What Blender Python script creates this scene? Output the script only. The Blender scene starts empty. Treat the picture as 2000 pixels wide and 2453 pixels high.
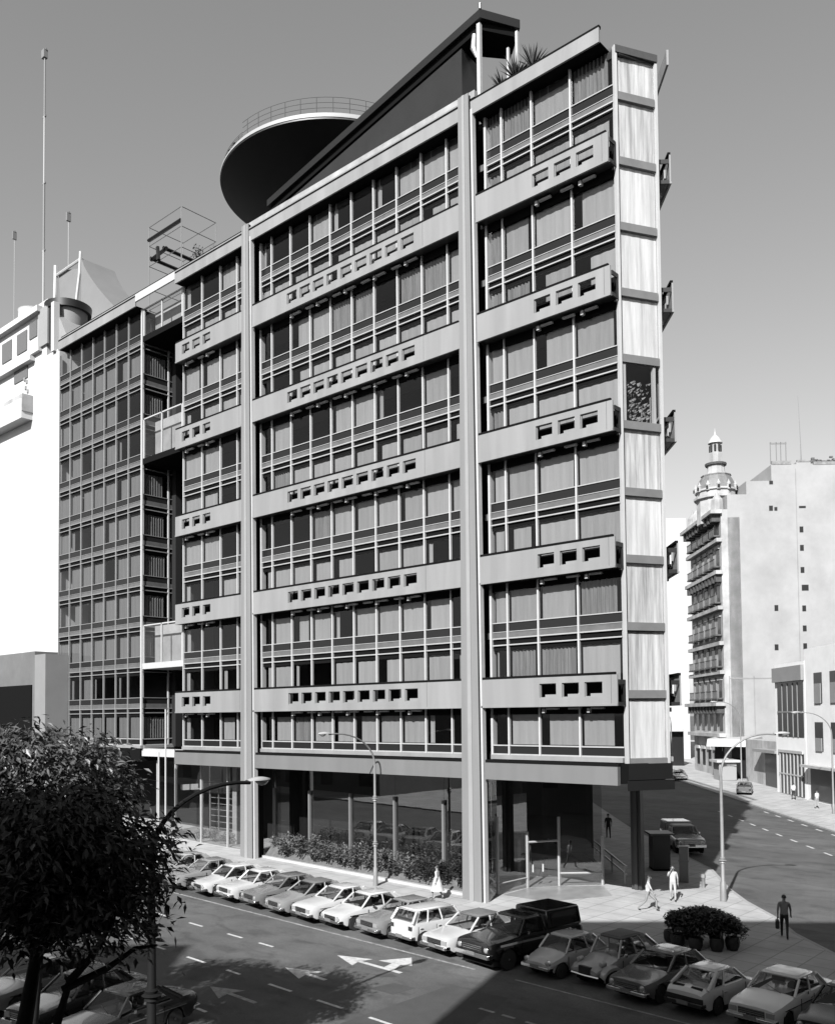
import bpy, bmesh, math, random
from mathutils import Vector, Matrix
from math import radians as rad, sin, cos, pi, sqrt
random.seed(7)
S = bpy.context.scene
COL = S.collection
def g0(x): return -7.38 - 0.0225*x          # street level (the site falls gently to the east)

# ------------------------------------------------------------------ materials
MATS = {}
def mat(name, v, rough=.6, metal=0., var=0., vs=3., bump=0., bs=40., streak=0., spec=.5, coat=0.):
    if name in MATS: return MATS[name]
    if metal < .5: v = v*.42                  # film exposure is set for these true surface values
    m = bpy.data.materials.new(name); m.use_nodes = True
    nt = m.node_tree; b = nt.nodes['Principled BSDF']
    b.inputs['Roughness'].default_value = rough
    b.inputs['Metallic'].default_value = metal
    b.inputs['Specular IOR Level'].default_value = spec
    if coat: b.inputs['Coat Weight'].default_value = coat; b.inputs['Coat Roughness'].default_value = .05
    b.inputs['Base Color'].default_value = (v, v, v, 1)
    tc = nt.nodes.new('ShaderNodeTexCoord')
    if var or streak:
        n = nt.nodes.new('ShaderNodeTexNoise'); n.inputs['Scale'].default_value = vs
        n.inputs['Detail'].default_value = 8; n.inputs['Roughness'].default_value = .65
        if streak:
            mp = nt.nodes.new('ShaderNodeMapping'); mp.inputs['Scale'].default_value = (streak, streak, streak*.06)
            nt.links.new(tc.outputs['Object'], mp.inputs[0]); nt.links.new(mp.outputs[0], n.inputs['Vector'])
        else: nt.links.new(tc.outputs['Object'], n.inputs['Vector'])
        r = nt.nodes.new('ShaderNodeValToRGB')
        lo, hi = v*(1-var), min(.9, v*(1+var))
        r.color_ramp.elements[0].position = .3; r.color_ramp.elements[1].position = .7
        r.color_ramp.elements[0].color = (lo, lo, lo, 1); r.color_ramp.elements[1].color = (hi, hi, hi, 1)
        nt.links.new(n.outputs['Fac'], r.inputs[0]); nt.links.new(r.outputs[0], b.inputs['Base Color'])
    if bump:
        n2 = nt.nodes.new('ShaderNodeTexNoise'); n2.inputs['Scale'].default_value = bs
        bp = nt.nodes.new('ShaderNodeBump'); bp.inputs['Strength'].default_value = bump; bp.inputs['Distance'].default_value = .02
        nt.links.new(tc.outputs['Object'], n2.inputs['Vector']); nt.links.new(n2.outputs['Fac'], bp.inputs['Height'])
        nt.links.new(bp.outputs[0], b.inputs['Normal'])
    MATS[name] = m; return m
def glassmat(name, tint, ior=1.5, warp=.0):
    m = bpy.data.materials.new(name); m.use_nodes = True; nt = m.node_tree; nt.nodes.clear()
    o = nt.nodes.new('ShaderNodeOutputMaterial'); mx = nt.nodes.new('ShaderNodeMixShader')
    t = nt.nodes.new('ShaderNodeBsdfTransparent'); t.inputs[0].default_value = (tint, tint, tint, 1)
    g = nt.nodes.new('ShaderNodeBsdfGlossy'); g.inputs['Roughness'].default_value = .01
    f = nt.nodes.new('ShaderNodeFresnel'); f.inputs[0].default_value = ior
    ge = nt.nodes.new('ShaderNodeNewGeometry'); mr = nt.nodes.new('ShaderNodeMapRange'); mr.inputs[3].default_value = ior; mr.inputs[4].default_value = 1/ior
    nt.links.new(ge.outputs['Backfacing'], mr.inputs[0]); nt.links.new(mr.outputs[0], f.inputs[0])
    if warp:
        tc = nt.nodes.new('ShaderNodeTexCoord'); n = nt.nodes.new('ShaderNodeTexNoise'); n.inputs['Scale'].default_value = .45
        bp = nt.nodes.new('ShaderNodeBump'); bp.inputs['Strength'].default_value = warp; bp.inputs['Distance'].default_value = .03
        nt.links.new(tc.outputs['Object'], n.inputs['Vector']); nt.links.new(n.outputs['Fac'], bp.inputs['Height']); nt.links.new(bp.outputs[0], g.inputs['Normal'])
    nt.links.new(f.outputs[0], mx.inputs[0]); nt.links.new(t.outputs[0], mx.inputs[1]); nt.links.new(g.outputs[0], mx.inputs[2])
    nt.links.new(mx.outputs[0], o.inputs[0]); MATS[name] = m; return m
steel = mat('painted_steel', .40, .45, 0, .07, .6, streak=1.2)
steelB = mat('base_beam_steel', .25, .5, 0, .06, .5, streak=1.)
pillarM = mat('pillar_steel', .32, .45, 0, .06, .7, streak=1.)
mullM = mat('mullion_aluminium', .7, .4, 0, .05, 2)
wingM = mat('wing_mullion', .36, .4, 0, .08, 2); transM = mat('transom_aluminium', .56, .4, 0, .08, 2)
spanM = mat('spandrel_glass', .03, .15, spec=.16)
panelM = mat('grey_slab_panel', .17, .4, 0, .2, 2)
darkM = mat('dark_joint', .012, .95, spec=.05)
intM = mat('interior_dark', .035, .9, spec=.1)
curtM = mat('curtain_cloth', .37, .9, 0, .12, 1.3, streak=5.)
curtG = mat('curtain_folded', .22, .9, 0, .35, 1.5, streak=6.)
endM = mat('end_curtain', 1.05, .8, 0, .3, 1.2, streak=3.2); endN = mat('end_curtain_streaked', .85, .8, 0, .55, 1.6, streak=2.4)
slabM = mat('slab_edge_steel', .24, .5, 0, .15, 1)
roofM = mat('roof_dark_cladding', .02, .5, 0, .1, .5)
rimM = mat('rim_white', .7, .5, 0, .1, 1)
glassM = glassmat('window_glass', .86, 1.5, .1)
glassG = glassmat('lobby_glass', .8, 2.9, .06)
carGT = glassmat('car_window_glass', .62, 1.55)
glassC = glassmat('clear_bridge_glass', .85, 1.6)
whiteM = mat('white_plaster', .9, .9, 0, .05, .3)
whiteS = mat('white_stone', .66, .9, 0, .25, .6, .2, 8)
greyP = mat('grey_plaster', .4, .9, 0, .08, .5)
wallW = mat('party_wall_plaster', .53, .95, 0, .14, .25, .1, 3)
wallS = mat('party_wall_stain', .4, .95, 0, .15, .5)
asph = mat('asphalt', .138, .85, 0, .3, .35, .5, 60)
asphD = mat('asphalt_patch', .08, .85, 0, .25, .8, .4, 60)
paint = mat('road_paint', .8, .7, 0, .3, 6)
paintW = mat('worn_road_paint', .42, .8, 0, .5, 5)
paveM = mat('pavement_tiles', .68, .85, 0, .1, 1.2, .2, 20)
paveD = mat('entrance_slab', .42, .35, 0, .2, 1.5)
kerbM = mat('kerb_stone', .5, .8, 0, .15, 2)
tyreM = mat('tyre_rubber', .02, .8); chromeM = mat('chrome', .75, .15, 1.); hubM = mat('hubcap', .6, .3, .6)
carGl = mat('car_glass', .015, .03, 0, spec=.9)
lampG = mat('headlamp_glass', .6, .08, .3); blackM = mat('black_trim', .015, .4); redL = mat('tail_lamp', .06, .2)
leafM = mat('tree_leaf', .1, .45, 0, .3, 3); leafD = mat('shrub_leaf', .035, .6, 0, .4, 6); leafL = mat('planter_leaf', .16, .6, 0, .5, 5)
barkM = mat('bark', .035, .95, 0, .4, 8, spec=.1); concM = mat('concrete', .36, .9, 0, .15, 2, .2, 15)
ironM = mat('cast_iron', .012, .8, spec=.15); poleM = mat('galvanised_pole', .34, .5, .1, .1, 3); lampH = mat('lamp_housing', .6, .4)
skinM = mat('skin', .35, .6); hairM = mat('hair', .02, .6)

def tiles(m, sx, sy, rot, dark):
    nt = m.node_tree; b = nt.nodes['Principled BSDF']; lk = b.inputs['Base Color'].links[0]; src = lk.from_socket
    tc = nt.nodes.new('ShaderNodeTexCoord'); mp = nt.nodes.new('ShaderNodeMapping'); mp.inputs['Rotation'].default_value = (0, 0, rot)
    br = nt.nodes.new('ShaderNodeTexBrick'); br.inputs['Scale'].default_value = 1; br.inputs['Mortar Size'].default_value = .028; br.inputs['Brick Width'].default_value = sx; br.inputs['Row Height'].default_value = sy
    br.inputs['Color1'].default_value = (1,1,1,1); br.inputs['Color2'].default_value = (.9,.9,.9,1); br.inputs['Mortar'].default_value = (dark,)*3+(1,); br.offset = 0
    mu = nt.nodes.new('ShaderNodeMix'); mu.data_type = 'RGBA'; mu.blend_type = 'MULTIPLY'; mu.inputs[0].default_value = 1
    nt.links.new(tc.outputs['Object'], mp.inputs[0]); nt.links.new(mp.outputs[0], br.inputs['Vector'])
    nt.links.new(src, mu.inputs[6]); nt.links.new(br.outputs['Color'], mu.inputs[7]); nt.links.new(mu.outputs[2], b.inputs['Base Color'])
def stains(m, sc, stretch, lo, hi, p0=.35, p1=.75):
    nt = m.node_tree; b = nt.nodes['Principled BSDF']; src = b.inputs['Base Color'].links[0].from_socket
    tc = nt.nodes.new('ShaderNodeTexCoord'); mp = nt.nodes.new('ShaderNodeMapping'); mp.inputs['Scale'].default_value = stretch
    n = nt.nodes.new('ShaderNodeTexNoise'); n.inputs['Scale'].default_value = sc; n.inputs['Detail'].default_value = 6; n.inputs['Distortion'].default_value = .6
    r = nt.nodes.new('ShaderNodeValToRGB'); r.color_ramp.elements[0].position = p0; r.color_ramp.elements[1].position = p1
    r.color_ramp.elements[0].color = (lo,lo,lo,1); r.color_ramp.elements[1].color = (hi,hi,hi,1)
    mu = nt.nodes.new('ShaderNodeMix'); mu.data_type = 'RGBA'; mu.blend_type = 'MULTIPLY'; mu.inputs[0].default_value = 1
    nt.links.new(tc.outputs['Object'], mp.inputs[0]); nt.links.new(mp.outputs[0], n.inputs['Vector']); nt.links.new(n.outputs['Fac'], r.inputs[0])
    nt.links.new(src, mu.inputs[6]); nt.links.new(r.outputs[0], mu.inputs[7]); nt.links.new(mu.outputs[2], b.inputs['Base Color'])
tiles(paveM, 1.2, 1.2, .0, .6); stains(paveM, .5, (1,1,1), .82, 1.1)
stains(asph, .25, (.12,1,1), .72, 1.2); stains(asph, 1.3, (.5,1,1), .62, 1.12, .3, .5); stains(asph, 14, (1,1,1), .8, 1.15)
stains(wallW, .12, (1,1,.15), .9, 1.02); stains(whiteM, .3, (1,1,.2), .8, 1.0); stains(whiteS, .5, (1,1,.2), .7, 1.1)
stains(steel, .9, (1,1,.12), .84, 1.06); stains(steelB, .7, (1,1,.2), .88, 1.06); stains(pillarM, 1.2, (1,1,.08), .9, 1.06)

# ------------------------------------------------------------------ mesh builder
class MB:
    def __init__(s): s.v = []; s.f = []; s.m = []; s.k = 0
    def q(s, *p):
        n = len(s.v); s.v += [tuple(a) for a in p]; s.f.append(tuple(range(n, n+len(p)))); s.m.append(s.k); return s
    def hexa(s, p):                       # p: 4 bottom (ccw), 4 top
        n = len(s.v); s.v += [tuple(a) for a in p]
        for f in ((3,2,1,0),(4,5,6,7),(0,1,5,4),(1,2,6,5),(2,3,7,6),(3,0,4,7)): s.f.append(tuple(n+i for i in f)); s.m.append(s.k)
        return s
    def box(s, x0, x1, y0, y1, z0, z1):
        return s.hexa([(x0,y0,z0),(x1,y0,z0),(x1,y1,z0),(x0,y1,z0),(x0,y0,z1),(x1,y0,z1),(x1,y1,z1),(x0,y1,z1)])
    def fbox(s, F, a0, a1, b0, b1, z0, z1):   # box in a frame F=(origin, along, out)
        o, u, w = F
        def P(a, b, z): return (o[0]+u[0]*a+w[0]*b, o[1]+u[1]*a+w[1]*b, z)
        return s.hexa([P(a0,b0,z0),P(a1,b0,z0),P(a1,b1,z0),P(a0,b1,z0),P(a0,b0,z1),P(a1,b0,z1),P(a1,b1,z1),P(a0,b1,z1)])
    def prism(s, poly, z0, z1):
        n = len(s.v); m = len(poly)
        Z0 = z0 if callable(z0) else (lambda x, y: z0); Z1 = z1 if callable(z1) else (lambda x, y: z1)
        s.v += [(x, y, Z0(x, y)) for x, y in poly]+[(x, y, Z1(x, y)) for x, y in poly]
        s.f.append(tuple(range(n+m-1, n-1, -1))); s.f.append(tuple(range(n+m, n+2*m))); s.m += [s.k]*2
        for i in range(m): j = (i+1) % m; s.f.append((n+i, n+j, n+m+j, n+m+i)); s.m.append(s.k)
        return s
    def tube(s, pts, r, n=8, cap=True):
        pts = [Vector(p) for p in pts]; R = r if isinstance(r, (list, tuple)) else [r]*len(pts)
        base = len(s.v); up = None
        for i, p in enumerate(pts):
            d = (pts[min(i+1, len(pts)-1)]-pts[max(i-1, 0)]).normalized()
            if up is None: up = Vector((0,0,1)) if abs(d.z) < .9 else Vector((1,0,0))
            a = d.cross(up).normalized(); b = a.cross(d).normalized(); up = b
            for k in range(n):
                t = 2*pi*k/n; s.v.append(tuple(p+(a*cos(t)+b*sin(t))*R[i]))
        for i in range(len(pts)-1):
            for k in range(n):
                k2 = (k+1) % n; s.f.append((base+i*n+k, base+i*n+k2, base+(i+1)*n+k2, base+(i+1)*n+k)); s.m.append(s.k)
        if cap:
            s.f.append(tuple(base+k for k in range(n))[::-1]); s.f.append(tuple(base+(len(pts)-1)*n+k for k in range(n))); s.m += [s.k]*2
        return s
    def lathe(s, prof, c=(0,0,0), n=16, ax='z', sx=1, sy=1):
        base = len(s.v)
        for r, h in prof:
            for k in range(n):
                t = 2*pi*k/n; a, b = r*cos(t)*sx, r*sin(t)*sy
                p = {'z': (a, b, h), 'y': (a, h, b), 'x': (h, a, b)}[ax]
                s.v.append((c[0]+p[0], c[1]+p[1], c[2]+p[2]))
        for i in range(len(prof)-1):
            for k in range(n):
                k2 = (k+1) % n; s.f.append((base+i*n+k, base+i*n+k2, base+(i+1)*n+k2, base+(i+1)*n+k)); s.m.append(s.k)
        if prof[0][0] > 1e-4: s.f.append(tuple(base+k for k in range(n))[::-1]); s.m.append(s.k)
        if prof[-1][0] > 1e-4: s.f.append(tuple(base+(len(prof)-1)*n+k for k in range(n))); s.m.append(s.k)
        return s
    def grid(s, rows):
        base = len(s.v); m = len(rows[0])
        for r in rows: s.v += [tuple(p) for p in r]
        for i in range(len(rows)-1):
            for k in range(m-1):
                s.f.append((base+i*m+k, base+i*m+k+1, base+(i+1)*m+k+1, base+(i+1)*m+k)); s.m.append(s.k)
        return s
    def build(s, name, mats, parent=None, smooth=0, bevel=0, fix=False, off=None):
        me = bpy.data.meshes.new(name); me.from_pydata(s.v, [], s.f)
        mats = mats if isinstance(mats, (list, tuple)) else [mats]
        for m in mats: me.materials.append(m)
        if len(mats) > 1: me.polygons.foreach_set('material_index', s.m)
        if bevel or fix:
            bm = bmesh.new(); bm.from_mesh(me); bmesh.ops.remove_doubles(bm, verts=bm.verts, dist=1e-4)
            bmesh.ops.recalc_face_normals(bm, faces=bm.faces)
            if bevel: bmesh.ops.bevel(bm, geom=bm.edges[:], offset=bevel, segments=3, affect='EDGES', clamp_overlap=True)
            bm.to_mesh(me); bm.free()
        if smooth:
            me.polygons.foreach_set('use_smooth', [True]*len(me.polygons)); me.set_sharp_from_angle(angle=rad(smooth))
        me.update()
        o = bpy.data.objects.new(name, me); COL.objects.link(o)
        if parent:
            o.parent = parent
            if off is None and parent.get('world_mesh'): o.location = -Vector(parent['world_mesh'])
            elif parent.get('_wm') and parent.type == 'MESH': pass
        return o
def tag(o, label=None, cat=None, group=None, kind=None):
    if label: o['label'] = label
    if cat: o['category'] = cat
    if group: o['group'] = group
    if kind: o['kind'] = kind
    return o
def thing(name, label, cat, loc, rz=0, group=None, world=False):
    o = bpy.data.objects.new(name, None); COL.objects.link(o); o.location = loc; o.rotation_euler = (0, 0, rz)
    o.empty_display_size = .3
    if world: WORLD[name] = 1; o['world_mesh'] = list(loc)
    return tag(o, label, cat, group)
WORLD = {}
def struct(o): o['kind'] = 'structure'; return o
def dup(root, loc, rz, label, group=None):
    r = root.copy(); COL.objects.link(r); r.location = loc; r.rotation_euler = (0, 0, rz); r['label'] = label
    if group: r['group'] = group
    for ch in list(root.children):
        c = ch.copy(); COL.objects.link(c); c.parent = r
        for g in list(ch.children): d = g.copy(); COL.objects.link(d); d.parent = c
    return r

# ------------------------------------------------------------------ ground, streets
D = (-.6428, .7660); DP = (.7660, .6428)      # direction of the right-hand avenue, and across it
def sheet(name, poly, dz, m):
    b = MB(); b.q(*[(x, y, g0(x)+dz) for x, y in poly]); o = b.build(name, m); return o
def big():
    b = MB(); n = 24
    for i in range(n):
        for j in range(n):
            x0, x1 = -1500+3000*i/n, -1500+3000*(i+1)/n; y0, y1 = -1500+3000*j/n, -1500+3000*(j+1)/n
            G = lambda x: g0(max(-250, min(250, x)))-.06
            b.q((x0,y0,G(x0)),(x1,y0,G(x1)),(x1,y1,G(x1)),(x0,y1,G(x0)))
    return b
b = MB()
xs = [-1500, -250, -100, 0, 100, 250, 1500]
for i in range(6):
    G = lambda x: g0(max(-250, min(250, x)))-.06
    b.q((xs[i],-1500,G(xs[i])),(xs[i+1],-1500,G(xs[i+1])),(xs[i+1],1500,G(xs[i+1])),(xs[i],1500,G(xs[i])))
struct(b.build('road', asph))
isl = [(-90,-3.3),(15,-3.3),(13.5,-1.2),(7.7,2.1),(5.3,4.4),(3.6,6.8),(1.3,9.2),(-.7,11.8),(-3.6,16.4),(-9,22.0),(-16.1,29.5),(-60,82),(-90,82)]
P = lambda dz: (lambda x, y: g0(x)+dz)
struct(MB().prism(isl, P(-.3), P(.05)).build('pavement', paveM))
def kerbline(pts, name, w=.18):
    b = MB()
    for a, c in zip(pts[:-1], pts[1:]):
        d = Vector((c[0]-a[0], c[1]-a[1])); d.normalize(); n = Vector((-d.y, d.x))*w
        b.prism([(a[0]-n.x, a[1]-n.y), (c[0]-n.x, c[1]-n.y), (c[0], c[1]), (a[0], a[1])], P(-.25), P(.054))
    return struct(b.build(name, kerbM))
kerbline(isl[:12], 'kerb')
# far side of the avenue on the right
def al(p, a, c): return (p[0]+D[0]*a+DP[0]*c, p[1]+D[1]*a+DP[1]*c)
KF = (-17.5, 56.0)
struct(MB().prism([al(KF,-60,0), al(KF,-60,80), al(KF,160,80), al(KF,160,0)], P(-.3), P(.06)).build('far_pavement', paveM))
kerbline([al(KF,160,0), al(KF,-60,0)], 'far_kerb', .2)
# near side of the street (under the tree)
struct(MB().prism([(-120,-23.0),(-120,-60),(40,-60),(9,-23.0)], P(-.3), P(.055)).build('near_pavement', paveM))
kerbline([(-120,-23.0),(9,-23.0)], 'near_kerb', -.18)
def mark(name, quads, m, label, cat='road marking', group=None, dz=-.054):
    b = MB()
    for q_ in quads: b.q(*[(x, y, g0(x)+dz) for x, y in q_])
    o = b.build(name, m); tag(o, label, cat, group); return o
def rect(x0, x1, y, w): return [(x0,y-w/2),(x1,y-w/2),(x1,y+w/2),(x0,y+w/2)]
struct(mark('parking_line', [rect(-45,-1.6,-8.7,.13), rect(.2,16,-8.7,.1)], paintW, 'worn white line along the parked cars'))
del bpy.data.objects['parking_line']['label'], bpy.data.objects['parking_line']['category']
def lab_dash(i, j, row, n):
    return 'x'
rowsD = [(-11.8, [(-17.9,-16.9),(-15.2,-14.2),(-12.4,-11.4),(-10.3,-9.4)]),
         (-14.95, [(-15.5,-14.4),(-13.2,-12.2),(-10.7,-9.5),(-8.2,-7.4),(-5.8,-4.6),(-3.3,-2.1),(-.9,.6)]),
         (-18.1, [(-13.7,-12.4),(-10.9,-9.8),(-8.3,-7.2),(-6.1,-5.0)]),
         (-11.95, [(1.1,1.7),(2.0,2.5),(2.9,3.3)])]
b_ = 0
names = ['lane line nearest the parked cars', 'middle lane line', 'lane line under the tree', 'worn line inside the dark shadow']
for (y, L), nm in zip(rowsD, names):
    for i, (a, c) in enumerate(L):
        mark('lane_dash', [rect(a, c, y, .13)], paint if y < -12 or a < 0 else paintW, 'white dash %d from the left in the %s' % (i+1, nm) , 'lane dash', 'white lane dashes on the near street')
def arrow(hx, hy, L, head, w, th=0.):
    c, s_ = cos(th), sin(th)
    T = lambda a, b2: (hx+a*c-b2*s_, hy+a*s_+b2*c)
    return [[T(0,0), T(head,-w), T(head*.85,0), T(head,w)], [T(head*.8,-.09), T(L,-.09), T(L,.09), T(head*.8,.09)]]
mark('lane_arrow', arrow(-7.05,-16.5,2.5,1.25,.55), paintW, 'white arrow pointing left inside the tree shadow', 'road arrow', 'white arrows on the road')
mark('lane_arrow', arrow(-6.88,-13.3,2.2,1.4,.55), paint, 'white arrow pointing left at the rim of the tree shadow', 'road arrow', 'white arrows on the road')
A4 = arrow(-6.66,-10.88,1.5,1.4,.55)
mark('lane_arrow', A4+[[(-5.25,-10.98),(-3.3,-10.98),(-3.3,-10.78),(-5.25,-10.78)],
   [(-4.25,-10.78),(-3.75,-10.78),(-4.0,-10.15),(-4.4,-10.15)], [(-5.0,-10.3),(-4.34,-9.15),(-3.6,-9.95),(-4.0,-10.15)]], paint, 'double white arrow with a turning head in full sun', 'road arrow', 'white arrows on the road')
struct(mark('darker_road_area', [[(-1.2,-19),(3.5,-19),(1.2,-10.5),(-1.1,-10.8)]], asphD, 'x', dz=-.0575))  # darker four-sided area laid on the road
for k in ('label','category'): del bpy.data.objects['darker_road_area'][k]
mark('manhole_patch', [[(-2.9,-12.9),(-2.7,-11.9),(-1.75,-11.8),(-1.85,-12.85)]], asphD, 'square darker asphalt patch with light middle near the arrows', 'road patch', dz=-.055)
mark('utility_cover', [[(-3.9,-11.7),(-3.5,-11.15),(-3.1,-11.3),(-3.5,-11.75)]], asphD, 'small dark square cover beside the double arrow', 'utility cover', dz=-.055)
for r_, (y0, nm) in enumerate([(0., 'nearer'), (5.6, 'farther')]):
    for i in range(9):
        base = al((-2.0, 29.6), -3.0+i*2.9, y0*.75)
        q_ = [al(base,0,-.09), al(base,1.2,-.09), al(base,1.2,.09), al(base,0,.09)]
        mark('avenue_dash', [q_], paint, 'white dash %d from the right in the %s line of the sunny avenue' % (i+1, nm), 'lane dash', 'white lane dashes on the avenue')

# ------------------------------------------------------------------ main building
PG = .72                         # glazing plane
bb = [2.33+6.07*k for k in range(5)]+[32.30]
slab = [.05+3.0*j for j in range(11)]
BASE = (-24, .72, g0(-24))
B = thing('office_building', 'eleven storey grey steel and glass office building on a wedge shaped corner lot', 'building', BASE, world=True)
def part(mb, name, m, parent=None, **k):
    o = mb.build(name, m, parent=B if parent is None else parent, **k)
    if parent is not None: o.location = (0,0,0)
    return o
FA = ((0, 0), (1, 0), (0, 1))                      # along x, inward +y
# corner geometry
cA = (-.39, .72); E2 = (.495, .869); cB = (cA[0]+E2[0]*2.2, cA[1]+E2[1]*2.2)
FE = (cA, E2, (-.869, .495)); FB = (cB, D, (-.766, -.6428))
TOP = 33.3
# core (dark interior mass set back behind the glazing), floors
core = MB()
poly = [(-51.9, 3.2), (-39.0, 3.2), (-39.0, 7.6), (-34.6, 7.6), (-34.6, 3.2), (-4.6, 3.2), (-3.2, 5.9), (-33.5, 41), (-51.9, 41)]
core.prism(poly, -.1, 32.2); part(core, 'core_wall', intM)
fl = MB()
fp = [(-52.1,.86),(-39.46,.86),(-39.46,7.2),(-34.3,7.2),(-34.3,.86),(-.47,.86),(.5,2.63),(-33.0,42),(-52.1,42)]
for j in range(11):
    fl.prism(fp, slab[j]-.3 if j else -.2, slab[j]+.02)
part(fl, 'floor_slabs', panelM)
rf = MB(); rp = [(-51.2,.85),(-.2,.85),(.62,2.5),(-33.5,42.5),(-51.2,42.5)]
for rp in ([(-51.2,.85),(-39.4,.85),(-39.4,7.3),(-51.2,7.3)], [(-34.3,.85),(-.2,.85),(.62,2.5),(-2.6,7.3),(-34.3,7.3)], [(-51.2,7.3),(-2.6,7.3),(-33.5,42.5),(-51.2,42.5)]):
    part(MB().prism(rp, 31.9, 32.24), 'roof', roofM)

bays = {'left': [-34.2,-32.01,-29.94,-28.11,-26.95], 'middle': [-25.62,-24.58,-22.76,-20.97,-19.18,-17.39,-15.60,-13.82,-12.03,-10.25,-9.05], 'right': [-7.62,-6.68,-4.89,-2.69,-.47]}
pat = {'middle': ['SDDCSDSCCC','CCCCCCCCCC','DDCCHHDHHC','DDCCCCCCCC','DCDDCCSDCD','DHCCCCCCCC','DDDHCCCCCC','CCCCCDCCSD','DCCCSCCCCD','CCSDCCCCCC','DCHCCCCCSD'],
       'right': ['HHCH','HCCC','HCCC','HHCC','CCCC','HCCC','CCCC','CCCC','CCCH','SHHC','DCCC'],
       'left': ['SDCC','CCCC','CCCC','SCCH','CCDD','CCDD','CCDD','SDCC','SDDD','SDSC','SDCC']}
rows = []                                          # (z0, z1) of the eleven window rows, top first
for k in range(5, -1, -1):
    s_ = slab[2*k] if k else slab[0]
    rows.append((slab[2*k]+.5, bb[k]-.3 if k < 5 else 32.30))
    if k: rows.append((bb[k-1]+1.15, slab[2*k]-.92))
cells = []
for bn, xs_ in bays.items():
    for r_, (z0, z1) in enumerate(rows):
        for c in range(len(xs_)-1): cells.append((bn, r_, c, xs_[c]+.04, xs_[c+1]-.04, z0, z1, pat[bn][r_][c]))
CUR = [curtM, mat('curtain_cloth_b', .41, .9, 0, .1, 1.1, streak=4.), mat('curtain_cloth_c', .33, .9, 0, .12, 1.5, streak=6.)]
def curtain(mb, F, a0, a1, z0, z1, depth, amp=.03, wl=.16):
    o, u, w = F; n = max(4, int((a1-a0)/wl*2)); rr = [[], []]
    ph = random.random()*6
    for i in range(n+1):
        a = a0+(a1-a0)*i/n; d = depth+amp*sin(i*1.9+ph)
        for j, z in enumerate((z0, z1)): rr[j].append((o[0]+u[0]*a+w[0]*d, o[1]+u[1]*a+w[1]*d, z))
    mb.grid(rr)
def cell(F, a0, a1, z0, z1, p, pane, cur, depth=.14, k=0):
    o, u, w = F
    P_ = lambda a, z: (o[0]+u[0]*a, o[1]+u[1]*a, z)
    if pane: pane.k = 0; pane.q(P_(a0,z0), P_(a1,z0), P_(a1,z1), P_(a0,z1))
    W_ = a1-a0; zt = z1-.04
    if p == 'C': cur.k = 1+k; curtain(cur, F, a0+.06+(random.random()**7)*W_*.35, a1-.03-(random.random()**9)*W_*.3, z0, zt, depth, .012, .3)
    if p == 'H': cur.k = 2+k; curtain(cur, F, a0+.06, a0+W_*random.uniform(.8,.95), z0, zt, depth, .04, .12)
    if p == 'S': cur.k = 1+k; curtain(cur, F, a0+.05+W_*.05, a0+W_*.25, z0, zt, depth, .03, .12)
FG = ((0, PG), (1, 0), (0, 1))
big = [c for c in cells if c[0] == 'right'] + [c for c in cells if c[0] == 'middle' and c[2] >= 5]
rest = MB()
for c in cells:
    bn, r_, ci, a0, a1, z0, z1, p = c
    if c in big:
        pane = MB(); cell(FG, a0, a1, z0, z1, p, pane, MB())
        w = part(pane, 'window', glassM)
        if p != 'D':
            cu = MB(); cell(FG, a0, a1, z0, z1, p, None, cu, k=-1 if p != 'H' else -2); cu.m = [0]*len(cu.m)
            part(cu, 'curtain', curtG if p == 'H' else random.choice(CUR), parent=w)
    else: cell(FG, a0, a1, z0, z1, p, rest, rest)
# left wing windows
wingx = [-52.1,-50.3,-48.47,-46.69,-44.91,-43.15,-41.4,-39.5]
wpat = ['DDDDDDDD','CCCCCCC','CCCCCDD','DCDHCSD','CCCHHCC','CSDCCCC','DCCCDCC','DCDCCCC','CCCCCCC','SSCSDSD','CCCCCCC']
for j in range(11):
    z0 = slab[10-j]+.5; z1 = 32.3 if j == 0 else slab[11-j]-.92
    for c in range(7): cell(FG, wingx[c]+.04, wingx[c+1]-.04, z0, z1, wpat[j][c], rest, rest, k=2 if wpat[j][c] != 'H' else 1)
# return wall of the wing inside the recess
FS = ((-39.5, PG), (0, 1), (-1, 0))
for j in range(11):
    z0 = slab[10-j]+.5; z1 = 32.3 if j == 0 else slab[11-j]-.92
    for a0, a1 in ((.05, 2.1), (2.2, 4.2), (4.3, 6.4)): cell(FS, a0, a1, z0, z1, 'H' if random.random() < .8 else 'D', rest, rest)
# side B windows (glass only)
for j in range(11):
    z0 = slab[10-j]+.5; z1 = 32.3 if j == 0 else slab[11-j]-.92
    for c in range(24): cell(FB, c*1.79+.1, c*1.79+1.75, z0, z1, 'C', rest, rest)
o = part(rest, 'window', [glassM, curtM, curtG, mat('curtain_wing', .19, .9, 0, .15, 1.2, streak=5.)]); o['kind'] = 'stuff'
# mullions
MU = []
for bn, xs_ in bays.items():
    MU += [x for x in (xs_[1:-1] if bn != 'left' else xs_[:-1])]
for x in MU:
    if x > -30 or True: part(MB().box(x-.042, x+.042, PG-.10, PG+.05, -.2, 32.3), 'mullion', mullM)
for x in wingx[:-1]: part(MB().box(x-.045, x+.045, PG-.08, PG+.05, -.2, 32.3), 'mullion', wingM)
part(MB().box(-39.6,-39.42,PG-.12,PG+.06,-.2,32.3), 'mullion', mullM)
for y in (PG+2.15, PG+4.25): part(MB().box(-39.55,-39.42,y-.05,y+.05,-.2,32.3), 'mullion', mullM)
# glazing edges beside pillars
for x in (-7.72, -25.72): part(MB().box(x-.06,x+.06,PG-.06,PG+.3,-.2,32.3), 'mullion', mullM)
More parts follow.
